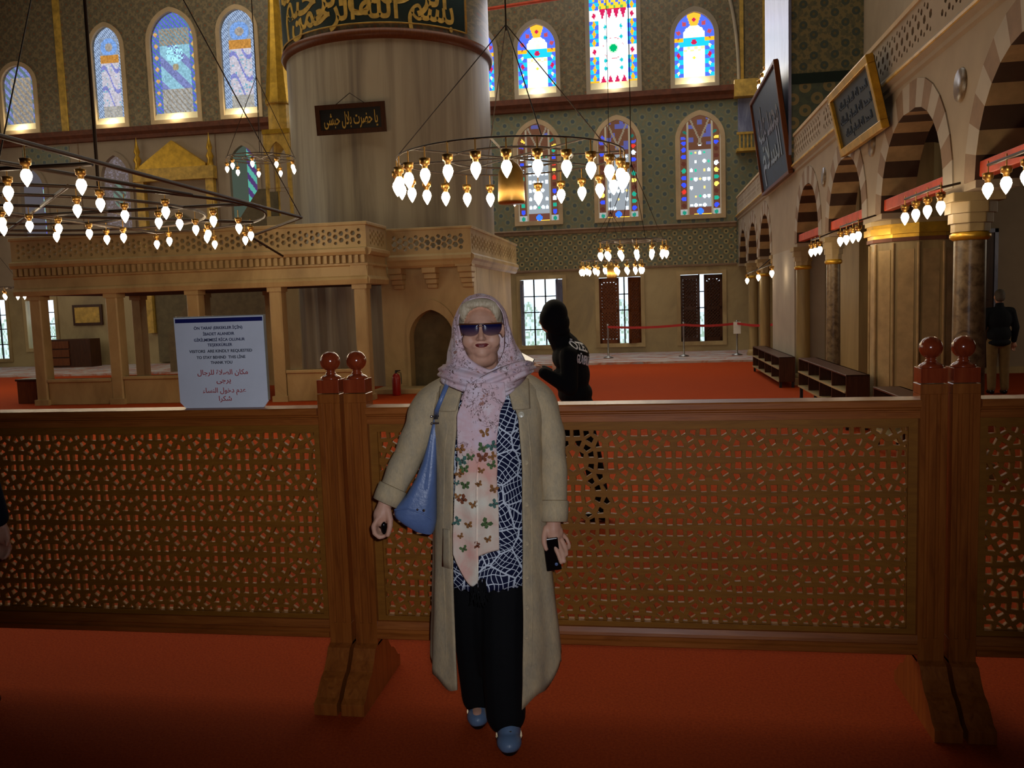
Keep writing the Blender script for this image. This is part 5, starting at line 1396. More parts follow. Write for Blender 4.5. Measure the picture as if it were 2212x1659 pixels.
# blouse
b = MB(); rings = []
tab = [(1.34, 0.07, 0.06), (1.30, 0.13, 0.10), (1.22, 0.165, 0.155), (1.12, 0.17, 0.185), (1.0, 0.165, 0.185), (0.85, 0.168, 0.175), (0.70, 0.172, 0.170), (0.585, 0.175, 0.172)]
for i in range(25):
    z = 1.34-(1.34-0.578)*i/24; rx, ry = interp(tab, z); r = []
    for k in range(64):
        a = 2*PI*k/64; w_ = 1+0.012*math.sin(7*a+z*9)*(1.3-z); zz = z+(0.010*abs(math.sin(a*16)) if i == 24 else 0)
        r.append((-0.02+rx*w_*math.sin(a), 0.065-ry*w_*math.cos(a), zz))
    rings.append(r)
loft(b, rings); solid(b.build('blouse', 'blouse_web', W), 0.003)
# trousers
b = Blob()
b.ell((-0.025, 0.075, 0.78), (0.165, 0.125, 0.17))
b.chain([(-0.10, 0.075, 0.72), (-0.095, 0.095, 0.45), (-0.088, 0.125, 0.20), (-0.086, 0.135, 0.08)], [0.092, 0.074, 0.066, 0.058]); b.chain([(0.045, 0.05, 0.72), (0.028, 0.02, 0.45), (0.022, -0.015, 0.20), (0.026, -0.03, 0.09)], [0.096, 0.082, 0.078, 0.074])
b.chain([(-0.03, 0.08, 0.70), (-0.035, 0.06, 0.40), (-0.04, 0.05, 0.22)], [0.09, 0.06, 0.03])
b.remesh('trousers', 'black_cloth', W, 0.008, 5, flat=0.034)
# shoes
for (x, yt, nm, s_) in ((-0.082, 0.040, 'shoe', 0.98), (0.034, -0.160, 'shoe', 1.06)):
    b = Blob(); b.ell((x, yt+0.050, 0.026), (0.043*s_, 0.058, 0.034)); b.ell((x, yt+0.11, 0.040), (0.042*s_, 0.075, 0.052)); b.ell((x, yt+0.13, 0.05), (0.042*s_, 0.05, 0.05)); b.ell((x, yt+0.19, 0.040), (0.034*s_, 0.050, 0.045)); b.ell((x-0.004, yt+0.028, 0.022), (0.032*s_, 0.034, 0.024))
    sh = b.remesh(nm, 'shoe_blue', W, 0.0045, 4, flat=0.010)
    b = MB(); b.tube([(x-0.010, yt+0.055, 0.0625), (x, yt+0.050, 0.063), (x+0.010, yt+0.048, 0.0625)], [0.004, 0.005, 0.004], 8); b.build('buckle', 'chrome', sh)
    b = MB(); pl = [(x+0.046*s_*math.sin(a)*(1.0 if math.cos(a) < 0.2 else 0.9), yt+0.115-0.118*math.cos(a)) for a in [2*PI*k/28 for k in range(28)]]; b.prism(pl, 0.0, 0.012); b.build('sole', 'gloss_black', sh)

# coat
CT = [(1.352, 0.085, 0.070), (1.335, 0.120, 0.088), (1.315, 0.168, 0.105), (1.285, 0.202, 0.13), (1.22, 0.215, 0.165), (1.10, 0.205, 0.198), (1.0, 0.200, 0.200), (0.85, 0.205, 0.192), (0.70, 0.215, 0.188), (0.50, 0.228, 0.192), (0.35, 0.238, 0.198), (0.26, 0.243, 0.205)]
XLt = [(1.36, 0.070), (1.23, 0.104), (1.03, 0.128), (0.80, 0.140), (0.617, 0.146), (0.2, 0.146)]
XRt = [(1.36, 0.070), (1.23, 0.094), (1.19, 0.106), (1.02, 0.114), (0.8, 0.108), (0.52, 0.100), (0.33, 0.090), (0.2, 0.076)]
CX, CY = -0.005, 0.07
def coat_pt(z, s):
    """s in 0..1 from the right front edge round the back to the left front edge"""
    rx, ry = interp(CT, z); xl, = interp(XLt, z); xr, = interp(XRt, z)
    ar = math.asin(max(-0.99, min(0.99, (xr-CX)/rx))); al = math.asin(max(-0.99, min(0.99, (xl+CX)/rx)))
    a = ar+(2*PI-al-ar)*s
    fl = max(0.0, min(1.0, (1.0-z)/0.7))
    fade = math.sin(PI*min(1, max(0, s*4)))*0 + min(1.0, s*9, (1-s)*9)
    w_ = 1+fl*fade*(0.030*math.sin(a*11+1.0)+0.018*math.sin(a*5+z*3))+0.004*math.sin(a*17+z*14)
    drop = 0.0
    if s < 0.16: drop = -0.10*(1-s/0.16)**0.6
    elif s > 0.86: drop = -0.045*((s-0.86)/0.14)**0.6
    k = max(0.0, min(1.0, (0.7-z)/0.44))
    bk = 0.84 if math.cos(a) < 0 else 1.0
    return (CX+rx*w_*math.sin(a), CY-ry*bk*w_*math.cos(a), z+drop*k*k+0.012*k*math.sin(a*11+1))
b = MB(); rings = []; nz_ = 46; ns = 110
for i in range(nz_+1):
    z = 1.352-(1.352-0.26)*i/nz_; rings.append([coat_pt(z, k/ns) for k in range(ns+1)])
loft(b, rings, closed=False)
coat = solid(b.build('coat', 'beige_linen', W, clean=False), 0.006)
def front_y(x, z):
    rx, ry = interp(CT, z); q = max(-0.985, min(0.985, (x-CX)/rx)); return CY-ry*math.sqrt(1-q*q)
def sheet(mb, quad, n=10, off=0.012, bend=0.0, mi=0):
    """patch over the coat front: quad of (x,z) corners, a little raised"""
    (a, b_, c, d) = quad; vs = []
    for j in range(n+1):
        for i in range(n+1):
            u, v = i/n, j/n
            x = (a[0]*(1-u)+b_[0]*u)*(1-v)+(d[0]*(1-u)+c[0]*u)*v; z = (a[1]*(1-u)+b_[1]*u)*(1-v)+(d[1]*(1-u)+c[1]*u)*v
            vs.append((x, front_y(x, z)-off-bend*math.sin(PI*u)*v, z))
    mb.add(vs, [(j*(n+1)+i, j*(n+1)+i+1, (j+1)*(n+1)+i+1, (j+1)*(n+1)+i) for j in range(n) for i in range(n)], mi, True)
for quad in (((-0.168, 1.322), (-0.072, 1.345), (-0.112, 1.226), (-0.176, 1.222)), ((0.062, 1.345), (0.150, 1.325), (0.148, 1.222), (0.088, 1.224))):
    b = MB(); sheet(b, quad, 10, 0.010, 0.006); solid(b.build('lapel', 'beige_linen', coat), 0.005)
b = MB(); b.tube([(x_, y_, z_) for x_, y_, z_ in [(-0.115, -0.02, 1.335), (-0.10, 0.08, 1.352), (-0.05, 0.13, 1.36), (0.03, 0.13, 1.36), (0.085, 0.08, 1.352), (0.10, -0.02, 1.335)]], [0.018, 0.02, 0.022, 0.022, 0.02, 0.018], 10); b.build('collar', 'beige_linen', coat)
# placket seams and buttons
for side, tabx in ((1, XRt), (-1, XLt)):
    for dx in (0.034,):
        b = MB(); pts = []
        for i in range(30):
            z = 1.19-i*(1.19-0.30)/29; x, = interp(tabx, z); x = side*(x+dx) if side > 0 else -(x+dx)
            s_ = 0.02 if side > 0 else 0.98
            pts.append((x, front_y(x, z)-0.0035, z))
        b.tube(pts, 0.0022, 5); b.build('seam', 'beige_linen', coat)
for z in (1.205, 1.035, 0.885, 0.745, 0.625, 0.515, 0.41):
    xr, = interp(XRt, z); x = xr+0.014; b = MB()
    b.lathe([(0.001, 0.0035), (0.006, 0.003), (0.0085, 0.0045), (0.0105, 0.004), (0.0115, 0.002), (0.011, 0.0), (0.001, 0.0)], n=18)
    o = b.build('button', 'button_pearl' if z > 1.2 else 'beige_linen', coat); o.location = (x, front_y(x, z)-0.004-(0.006 if z > 1.2 else 0), z); o.rotation_euler = (PI/2, 0, 0)
    if z < 1.2: o.scale = (0.8, 0.8, 0.8)
# pocket welts
for quad in (((-0.176, 0.80), (-0.150, 0.80), (-0.150, 0.66), (-0.185, 0.66)),):
    b = MB(); sheet(b, quad, 4, 0.007); solid(b.build('pocket_welt', 'beige_linen', coat), 0.004)
def sleeve(pts, rs, folds, seam_z):
    n = 26; P_ = [Vector(p) for p in pts]
    def at(t_):
        k = min(len(P_)-2, int(t_*(len(P_)-1))); f_ = t_*(len(P_)-1)-k
        p0 = P_[max(0, k-1)]; p1 = P_[k]; p2 = P_[k+1]; p3 = P_[min(len(P_)-1, k+2)]
        c = 0.5*((2*p1)+(-p0+p2)*f_+(2*p0-5*p1+4*p2-p3)*f_*f_+(-p0+3*p1-3*p2+p3)*f_**3)
        return c, rs[k]+(rs[k+1]-rs[k])*f_
    rings = []; m_ = 44
    for j in range(m_+1):
        t_ = j/m_; c, r = at(t_); c2, _ = at(min(1, t_+0.02)); c1, _ = at(max(0, t_-0.02)); d = (c2-c1).normalized()
        u = Vector((1, 0, 0)); u = (u-d*u.dot(d)).normalized(); w_ = d.cross(u)
        ring_ = []
        for k in range(n):
            a = 2*PI*k/n
            rr = r*(1+0.045*math.sin(t_*folds*PI+1.6*math.sin(a+0.5))*math.sin(PI*t_)+0.02*math.sin(3*a+t_*17))
            ring_.append(c+u*(rr*math.cos(a))+w_*(rr*1.05*math.sin(a)))
        rings.append(ring_)
    mb = MB(); loft(mb, rings); o = solid(mb.build('sleeve', 'beige_linen', coat), 0.005)
    # turned-back cuff
    mb = MB(); rr_ = []
    for t_, g in ((0.86, 0.003), (0.865, 0.0075), (0.93, 0.0085), (0.995, 0.0085), (1.0, 0.002)):
        c, r = at(t_); c2, _ = at(min(1, t_+0.02)); c1, _ = at(max(0, t_-0.02)); d = (c2-c1).normalized()
        u = Vector((1, 0, 0)); u = (u-d*u.dot(d)).normalized(); w_ = d.cross(u)
        rr_.append([c+u*((r+g)*math.cos(2*PI*k/n))+w_*((r+g)*1.05*math.sin(2*PI*k/n)) for k in range(n)])
    loft(mb, rr_); solid(mb.build('cuff', 'beige_linen', o), 0.004)
sleeve([(-0.125, 0.07, 1.285), (-0.205, 0.062, 1.235), (-0.250, 0.05, 1.15), (-0.292, 0.035, 1.06), (-0.338, 0.005, 0.975), (-0.380, -0.018, 0.893)], [0.060, 0.066, 0.058, 0.053, 0.047, 0.039], 9, 1.02)
sleeve([(0.115, 0.07, 1.285), (0.182, 0.062, 1.235), (0.214, 0.055, 1.14), (0.228, 0.045, 1.03), (0.229, 0.02, 0.91), (0.224, -0.008, 0.800)], [0.060, 0.062, 0.055, 0.050, 0.047, 0.040], 9, 1.0)

# scarf
R0 = [(-.015,-.052,1.616),(.030,-.055,1.606),(.060,-.055,1.566),(.067,-.052,1.52),(.068,-.050,1.475),(.060,-.058,1.425),(.020,-.085,1.368),(-.052,-.070,1.400),(-.080,-.056,1.452),(-.086,-.055,1.50),(-.090,-.055,1.545),(-.062,-.055,1.600)]
R1 = [(-.015,-.01,1.630),(.034,-.01,1.612),(.070,-.01,1.566),(.080,-.025,1.52),(.088,-.040,1.47),(.088,-.065,1.415),(.024,-.115,1.340),(-.080,-.085,1.375),(-.108,-.055,1.440),(-.107,-.03,1.50),(-.104,-.01,1.548),(-.068,-.01,1.608)]
R2 = [(-.015,.05,1.628),(.034,.05,1.608),(.072,.06,1.560),(.084,.045,1.51),(.104,.02,1.45),(.132,-.035,1.385),(.045,-.130,1.325),(-.118,-.080,1.350),(-.135,.0,1.41),(-.122,.04,1.48),(-.110,.055,1.54),(-.070,.05,1.602)]
R3 = [(-.015,.11,1.590),(.030,.11,1.57),(.060,.12,1.53),(.080,.12,1.48),(.105,.10,1.41),(.148,.02,1.352),(.06,-.125,1.30),(-.148,-.055,1.320),(-.150,.07,1.365),(-.12,.12,1.45),(-.098,.12,1.51),(-.062,.11,1.565)]
def rr(R_, c, k): return [tuple(a+(b_-a)*k for a, b_ in zip(p, c)) for p in R_]
sc = MB(); NS = 120; rings = []
key = [R0, R1, R2, R3, rr(R3, (-.01, .135, 1.42), .4), rr(R3, (-.01, .145, 1.42), .75)]
for j in range(31):
    t_ = j/30*(len(key)-1); k = min(len(key)-2, int(t_)); f_ = t_-k
    A_ = catmull(key[k], NS); B_ = catmull(key[k+1], NS); ring_ = []
    for i in range(NS):
        p = A_[i].lerp(B_[i], f_); th = 2*PI*i/NS
        amp = 0.0035*min(1, t_)*(1 if 0.3 < th < 6.0 else 0.3)
        d = Vector((p.x-hx, p.y-0.03, p.z-1.48)).normalized()
        low = max(0, -math.cos(th))
        p = p+d*(amp*math.sin(t_*9.0+math.sin(th*2)*2.0)+0.004*low*math.sin(t_*14+th))
        ring_.append(p)
    rings.append(ring_)
loft(sc, rings, mi=0)
def drape(mb, path, hw, depth, pleats, amp, mi=0, nu=50, nv=22, phase=0.0, wob=0.4):
    """cloth band: path of (x,y,z, half-height) points"""
    P_ = [Vector(p[:3]) for p in path]; Hs = [p[3] for p in path]; rings = []
    for j in range(nu+1):
        t_ = j/nu*(len(P_)-1); k = min(len(P_)-2, int(t_)); f_ = t_-k
        p0 = P_[max(0, k-1)]; p1 = P_[k]; p2 = P_[k+1]; p3 = P_[min(len(P_)-1, k+2)]
        c = 0.5*((2*p1)+(-p0+p2)*f_+(2*p0-5*p1+4*p2-p3)*f_*f_+(-p0+3*p1-3*p2+p3)*f_**3); h = Hs[k]+(Hs[k+1]-Hs[k])*f_
        tan = (p2-p1).normalized(); side = Vector((tan.z, 0, -tan.x)) if abs(tan.z)+abs(tan.x) > 0.01 else Vector((0, 0, 1))
        side.normalize()
        out = tan.cross(side).normalized()
        if out.y > 0: out = -out
        row = []
        for i in range(nv):
            v = -1+2*i/(nv-1)
            row.append(c+side*(h*v)+out*(depth*(1-v*v)+amp*math.sin(v*pleats+phase+wob*math.sin(t_*3.0))))
        rings.append(row)
    loft(mb, rings, closed=False, mi=mi)
drape(sc, [(-.158,.02,1.352,.030), (-.130,-.070,1.352,.036), (-.070,-.120,1.335,.040), (.0,-.142,1.312,.036), (.055,-.130,1.305,.028), (.085,-.095,1.31,.018)], 0, 0.016, 9, 0.0045, 0)
drape(sc, [(.158,.02,1.362,.020), (.130,-.070,1.365,.028), (.080,-.115,1.352,.032), (.015,-.142,1.330,.030), (-.04,-.145,1.300,.028), (-.075,-.135,1.262,.020)], 0, 0.016, 8, 0.0045, 0, phase=1.0)
# hanging tail
TL = [(1.33, -.066, .060), (1.28, -.082, .064), (1.22, -.104, .040), (1.12, -.106, .026), (1.06, -.108, .028), (1.0, -.118, .024), (.9, -.126, .026), (.8, -.134, .024), (.72, -.136, .022), (.66, -.132, .020)]
TY = [(1.33, -.165), (1.25, -.178), (1.15, -.196), (1.05, -.196), (.9, -.190), (.75, -.182), (.55, -.178)]
def tail_y(u, z):
    y0, = interp(TY, z); return y0+0.007*math.sin(u*11+z*7)*(0.5+0.5*math.sin(z*9)) - 0.010*(1-(2*u-1)**2) + (0.012 if abs(u-0.52) < 0.02 and z < 1.05 else 0)
def tail_pt(u, z):
    xl, xr = interp(TL, z); return (xl+(xr-xl)*u, tail_y(u, z), z)
def tail_bottom(u):
    if u < 0.54: return 0.745-0.115*math.sin(PI*0.5*min(1, u/0.40))*(1 if u < 0.40 else 1-(u-0.40)/0.14*0.15)
    return 0.738+0.035*(u-0.54)
nu_, nz_ = 44, 90; z_split = 1.085
vs = []; 
for j in range(nz_+1):
    for i in range(nu_+1):
        u = i/nu_; zb = tail_bottom(u); z = 1.33-(1.33-zb)*j/nz_; vs.append(tail_pt(u, z))
fa, fb = [], []
for j in range(nz_):
    for i in range(nu_):
        q = (j*(nu_+1)+i, j*(nu_+1)+i+1, (j+1)*(nu_+1)+i+1, (j+1)*(nu_+1)+i)
        (fa if vs[q[0]][2] > z_split+0.02*math.sin(i*0.5) else fb).append(q)
sc.add(vs, fa, 0, True); sc.add(vs, fb, 1, True)
# butterflies printed on the tail: (picture x, picture y) relative to the tail, tilt, size, colour
def P2(px, py): return ((px-(1057+(py-960)*0.035))*0.00164, 1.148-(py-960)*0.00151)
BF = [(1050,950,0.2,13,2),(1045,983,-0.4,14,3),(1068,980,0.5,13,4),(990,985,0.6,12,2),(985,1012,0.2,14,4),(1020,1003,-0.2,11,3),(1045,1005,0.0,15,5),(1066,1003,.8,11,2),(1065,1023,.4,12,3),(1008,1030,.1,12,3),(1042,1035,-.3,9,2),(998,1040,.8,12,2),(1038,1065,.4,9,2),(1010,1067,.1,12,3),(1068,1078,-.4,12,2),(990,1093,-.2,9,2),(1004,1100,.7,13,5),(1027,1111,.2,11,2),(1072,1112,.9,12,4),(988,1150,1.1,12,4),(1017,1158,.3,10,2),(1052,1158,-.7,15,3),(1057,1195,.2,10,2),(1000,1185,.5,8,2),(1006,1215,.4,10,3),(1035,1205,1.4,9,5),(992,1062,.4,7,4)]
# (kept in the cloth's own frame; y follows the fold under each print)
def surf(x, z):
    xl, xr = interp(TL, z); u = max(0.02, min(0.98, (x-xl)/(xr-xl))); return tail_y(u, z)
for (px, py, an, s_, mi) in BF:
    cx_, cz_ = P2(px, py); sz = s_*0.00125; xl_, xr_ = interp(TL, cz_); cx_ = max(xl_+sz*0.9, min(xr_-sz*0.9, cx_))
    ca, sa = math.cos(an), math.sin(an)
    for wing in ([(0, 0.1), (0.5, 0.95), (1.05, 0.85), (0.95, 0.25), (0.3, -0.05)], [(0, 0), (0.7, -0.05), (0.75, -0.6), (0.3, -0.75), (0.05, -0.25)]):
        for sx in (-1, 1):
            pl = [(sx*x*sz, z*sz) for x, z in wing]
            q = [(cx_+x*ca-z*sa, cz_+x*sa+z*ca) for x, z in pl]
            k = len(q); cc = (sum(a for a, _ in q)/k, sum(c for _, c in q)/k)
            vv = [(x, surf(x, z)-0.0030, z) for x, z in q]+[(cc[0], surf(*cc)-0.0036, cc[1])]
            sc.add(vv, [(i, (i+1) % k, k) for i in range(k)], mi)
    q = [(-0.06, 0.5), (0.06, 0.5), (0.05, -0.5), (-0.05, -0.5)]; q = [(cx_+x*sz*ca-z*sz*sa, cz_+x*sz*sa+z*sz*ca) for x, z in q]
    sc.add([(x, surf(x, z)-0.004, z) for x, z in q], [(0, 1, 2, 3)], 6)
scarf = sc.build('scarf', ['scarf_cloth', 'scarf_cloth', 'wing_brown', 'wing_green', 'wing_teal', 'wing_rust', 'eye_dark'], W, clean=False)
md = solid(scarf, 0.002, 1.0)
b = MB()
random.seed(3)
for i in range(26):
    x = -0.075+random.random()*0.045; z0 = 0.645+random.random()*0.01
    b.tube([(x, -0.178, z0), (x+random.uniform(-.008, .008), -0.180, z0-0.04), (x+random.uniform(-.016, .016), -0.176, z0-0.075-random.random()*0.02)], 0.0018, 4)
b.build('tassel', 'black_cloth', scarf)

# shoulder bag
root = empty('shoulder_bag', (-0.565, 3.0, 0), math.radians(10.0), 'blue leather shoulder bag hanging under the woman\'s arm on the left', 'bag')
b = MB(); rings = []
BG = [(1.192, -0.196, -0.178, 0.012), (1.15, -0.208, -0.182, 0.016), (1.10, -0.222, -0.186, 0.024), (1.04, -0.242, -0.190, 0.034), (0.98, -0.268, -0.193, 0.044), (0.92, -0.305, -0.196, 0.054), (0.885, -0.344, -0.198, 0.060), (0.862, -0.352, -0.200, 0.062), (0.845, -0.350, -0.204, 0.060), (0.828, -0.325, -0.208, 0.055), (0.812, -0.285, -0.216, 0.045)]
for z, x0, x1, h in BG:
    cx_, rx_ = (x0+x1)/2, (x1-x0)/2; r = []
    for k in range(48):
        a = 2*PI*k/48; ca, sa = math.cos(a), math.sin(a)
        pw = 0.55; X = cx_+rx_*math.copysign(abs(ca)**pw, ca); Y = -0.005-h*math.copysign(abs(sa)**0.8, sa)
        Y += 0.004*math.sin(X*110+z*20)*(1 if z > 0.87 else 0)
        zz = z-0.040*max(0, (X+0.35)/0.15)*max(0, min(1, (0.92-z)/0.06))
        r.append((X, Y, zz))
    rings.append(r)
loft(b, rings, capa=True, capb=True); b.build('bag_body', 'blue_leather', root)
b = MB()
for off in (0.0, 0.022):
    b.add([(-0.248+off*0.3, -0.058, 0.90), (-0.236+off*0.3, -0.060, 0.90), (-0.200+off*0.1, -0.034, 1.14), (-0.205+off*0.1, -0.034, 1.14)], [(0, 1, 2, 3)])
b.tube([(-0.345, -0.050, 0.875), (-0.30, -0.066, 0.882), (-0.25, -0.068, 0.866), (-0.212, -0.060, 0.838)], 0.0028, 6)
b.build('seam', 'blue_leather', root)
b = MB()
sp_ = [(-0.186, -0.035, 1.195), (-0.176, -0.105, 1.235), (-0.160, -0.115, 1.27), (-0.145, -0.095, 1.305), (-0.132, -0.055, 1.335), (-0.125, 0.02, 1.352), (-0.130, 0.10, 1.335), (-0.16, 0.16, 1.26), (-0.205, 0.11, 1.17), (-0.205, 0.05, 1.12)]
for side in (0,):
    L_ = []; 
    for x, y, z in sp_: L_ += [(x-0.008, y-0.004, z), (x+0.008, y-0.004, z)]
    b.add(L_, [(2*i, 2*i+1, 2*i+3, 2*i+2) for i in range(len(sp_)-1)], 0, True)
solid(b.build('strap', 'blue_leather', root), 0.003)
b = MB(); b.box(-0.199, -0.174, -0.050, -0.034, 1.178, 1.184); b.box(-0.200, -0.173, -0.050, -0.034, 1.203, 1.209); b.ball((-0.200, -0.050, 1.206), 0.0045, 10, 6); b.ball((-0.200, -0.050, 1.181), 0.0045, 10, 6); b.build('buckle', 'chrome', root)
b = MB(); b.ball((-0.262, -0.070, 0.878), 0.0045, 10, 6); b.ball((-0.240, -0.070, 0.874), 0.0055, 10, 6); b.build('stud', 'chrome', root)
# phone and key fob
root = empty('phone', (-0.565, 3.0, 0), math.radians(10.0), 'black phone held in the hand on the right of the woman', 'phone')
b = MB(); d = Vector((0.10, 0.0, -1)).normalized(); b.obox((0.212, -0.050, 0.692), Vector((1, 0, 0.10))*0.027, (0, 0.006, 0), d*0.060); bevel(b.build('phone_body', 'gloss_black', root), 0.004, 3)
b = MB(); b.lathe([(0.001, 0.002), (0.005, 0.0015), (0.006, 0)], n=16); o = b.build('lens_glint', 'blue_leather', root); o.location = (0.226, -0.0565, 0.656); o.rotation_euler = (PI/2, 0, 0)  # lens disc coloured blue to paint in the flash reflection
root = empty('key_fob', (-0.565, 3.0, 0), math.radians(10.0), 'small dark key fob closed in the hand on the left', 'key fob')
b = Blob(); b.ell((-0.386, -0.052, 0.812), (0.011, 0.010, 0.024)); b.remesh('fob_body', 'gloss_black', root, 0.002, 2)

# ---------------------------------------------------------------- helper for the other people
def hand(b, w, d, s=1.0, hold=False):
    """simple hand blob: palm and five separate fingers hanging along d from wrist w"""
    w = Vector(w); d = Vector(d).normalized(); u = Vector((1, 0, 0)); u = (u-d*u.dot(d)).normalized(); n_ = d.cross(u)
    b.ell(tuple(w+d*0.045*s), (0.036*s, 0.028*s, 0.045*s))
    for i, ln in enumerate((0.070, 0.078, 0.072, 0.058)):
        o_ = w+d*0.08*s+u*((i-1.5)*0.018*s)
        b.chain([o_, o_+d*ln*0.45*s+n_*0.004, o_+d*ln*0.8*s-n_*0.014, o_+d*ln*0.85*s-n_*0.030], [0.009*s, 0.0088*s, 0.008*s, 0.007*s])
    b.chain([w+d*0.02*s-u*0.03*s, w+d*0.055*s-u*0.045*s-n_*0.01, w+d*0.085*s-u*0.042*s-n_*0.02], [0.012*s, 0.010*s, 0.008*s])

# ---------------------------------------------------------------- the guard beyond the screen
G = empty('person', (-0.565, 6.05, 0), math.radians(5.5), 'guard in black uniform and cap walking left behind the screen with lettering on the back', 'person')
b = Blob()
b.ell((-0.082, 0.0, 1.475), (0.082, 0.090, 0.105)); b.ell((-0.115, 0.02, 1.43), (0.055, 0.07, 0.06)); b.ell((-0.168, 0.02, 1.45), (0.018, 0.016, 0.020)); b.chain([(-0.07, 0.03, 1.42), (-0.02, 0.05, 1.27)], [0.06, 0.065])
b.ell((0.02, 0.07, 1.12), (0.12, 0.13, 0.17)); b.ell((0.06, 0.07, 0.90), (0.11, 0.13, 0.12))
b.chain([(0.0, -0.09, 1.22), (0.01, -0.13, 0.98), (-0.17, -0.10, 1.10)], [0.045, 0.038, 0.028]); b.chain([(0.0, 0.22, 1.22), (-0.03, 0.24, 0.98), (-0.18, 0.14, 1.10)], [0.045, 0.038, 0.028])
for z in (0,):
    b.ell((-0.205, -0.085, 1.125), (0.04, 0.020, 0.028))
    for i in range(4): b.chain([(-0.228, -0.10+0.012*i, 1.14-0.012*i), (-0.250, -0.09+0.010*i, 1.155-0.012*i), (-0.262, -0.07+0.01*i, 1.16-0.012*i)], [0.009, 0.0085, 0.0075])
    b.chain([(-0.205, -0.07, 1.145), (-0.225, -0.05, 1.165), (-0.242, -0.04, 1.172)], [0.011, 0.0095, 0.008])
    b.ell((-0.21, 0.12, 1.11), (0.04, 0.022, 0.026))
    for i in range(4): b.chain([(-0.235, 0.10+0.014*i, 1.11), (-0.262, 0.09+0.014*i, 1.118), (-0.28, 0.08+0.012*i, 1.13)], [0.009, 0.0085, 0.0075])
b.chain([(0.07, 0.0, 0.86), (0.17, 0.02, 0.50), (0.24, 0.03, 0.10)], [0.075, 0.055, 0.036]); b.chain([(0.02, 0.14, 0.86), (-0.10, 0.16, 0.48), (-0.10, 0.17, 0.09)], [0.075, 0.055, 0.036])
b.remesh('body', 'skin', G, 0.006, 3)
b = Blob(); b.ell((-0.072, 0.0, 1.500), (0.094, 0.100, 0.108)); b.ell((-0.058, 0.005, 1.44), (0.092, 0.100, 0.095)); b.ell((-0.10, -0.012, 1.475), (0.080, 0.088, 0.085)); b.ell((-0.10, 0.0, 1.43), (0.066, 0.076, 0.05)); b.ell((-0.035, 0.01, 1.38), (0.07, 0.085, 0.05)); b.remesh('cap', 'guard_black', G, 0.006, 4)
b = Blob()
b.chain([(-0.055, 0.02, 1.35), (0.0, 0.05, 1.27)], [0.078, 0.10]); b.ell((0.035, 0.06, 1.19), (0.135, 0.19, 0.13)); b.ell((0.035, 0.07, 1.06), (0.135, 0.175, 0.16)); b.ell((0.06, 0.07, 0.93), (0.125, 0.155, 0.10)); b.ell((0.075, 0.07, 0.86), (0.115, 0.15, 0.06))
b.chain([(0.02, -0.09, 1.21), (0.02, -0.14, 0.99), (-0.155, -0.105, 1.095)], [0.068, 0.058, 0.042]); b.chain([(0.02, 0.22, 1.21), (-0.02, 0.25, 0.99), (-0.165, 0.145, 1.09)], [0.068, 0.058, 0.042])
jk = b.remesh('jacket', 'guard_black', G, 0.007, 4)
b = Blob(); b.ell((0.065, 0.07, 0.83), (0.115, 0.145, 0.10)); b.chain([(0.075, 0.0, 0.80), (0.165, 0.02, 0.48), (0.235, 0.03, 0.12)], [0.095, 0.074, 0.058]); b.chain([(0.03, 0.14, 0.80), (-0.09, 0.16, 0.46), (-0.095, 0.17, 0.11)], [0.095, 0.074, 0.058]); b.remesh('trousers', 'guard_black', G, 0.008, 4)
for (x, y, r_) in ((0.215, 0.03, 0.3), (-0.135, 0.17, 0.0)):
    b = Blob(); b.ell((x+0.03, y, 0.045), (0.05, 0.042, 0.045)); b.ell((x-0.06, y, 0.032), (0.085, 0.044, 0.032)); b.remesh('shoe', 'gloss_black', G, 0.006, 3, flat=0.002)
# lettering wrapped on the back
T1 = text_mesh('ÖZEL', 0.09, 0.135, 0.001, 0.002); T2 = text_mesh('GÜVENLİK', 0.085, 0.185, 0.001, 0.002)
from mathutils.bvhtree import BVHTree
bvh = BVHTree.FromPolygons([v.co.copy() for v in jk.data.vertices], [tuple(p.vertices) for p in jk.data.polygons])
def wrap(cx_, cz_, tilt):
    # the back faces the camera and to the right
    nrm = Vector((0.62, -0.78, 0.05)).normalized(); ux = Vector((0.78, 0.62, 0)).normalized(); uz = Vector((0, 0, 1))
    def f(v):
        q = ux*(v.x*math.cos(tilt)-v.y*math.sin(tilt)+cx_)+uz*(v.x*math.sin(tilt)+v.y*math.cos(tilt))+Vector((0.06, 0.0, cz_))
        h = bvh.ray_cast(q+nrm*0.6, -nrm)
        p = h[0] if h[0] is not None else q
        return p+nrm*(0.004+v.z)
    return f
join_meshes('reflective_lettering', [(T1, wrap(0.0, 1.265, -0.25)), (T2, wrap(0.02, 1.165, -0.2))], 'reflective_white').parent = jk
root = empty('phone', (-0.565, 6.05, 0), math.radians(5.5), 'lit phone held by the guard in black', 'phone')
b = MB(); dx_ = Vector((-0.87, 0.0, 0.48)).normalized(); un = Vector((0.30, -0.60, 0.55)).normalized(); un = (un-dx_*un.dot(dx_)).normalized(); uy = un.cross(dx_); b.obox((-0.295, -0.065, 1.200), dx_*0.072, uy*0.036, un*0.004); b.build('phone_body', 'gloss_black', root)
b = MB(); b.obox(Vector((-0.295, -0.065, 1.200))+un*0.0045, dx_*0.066, uy*0.032, un*0.0008); b.build('screen', 'screen_glow', root)

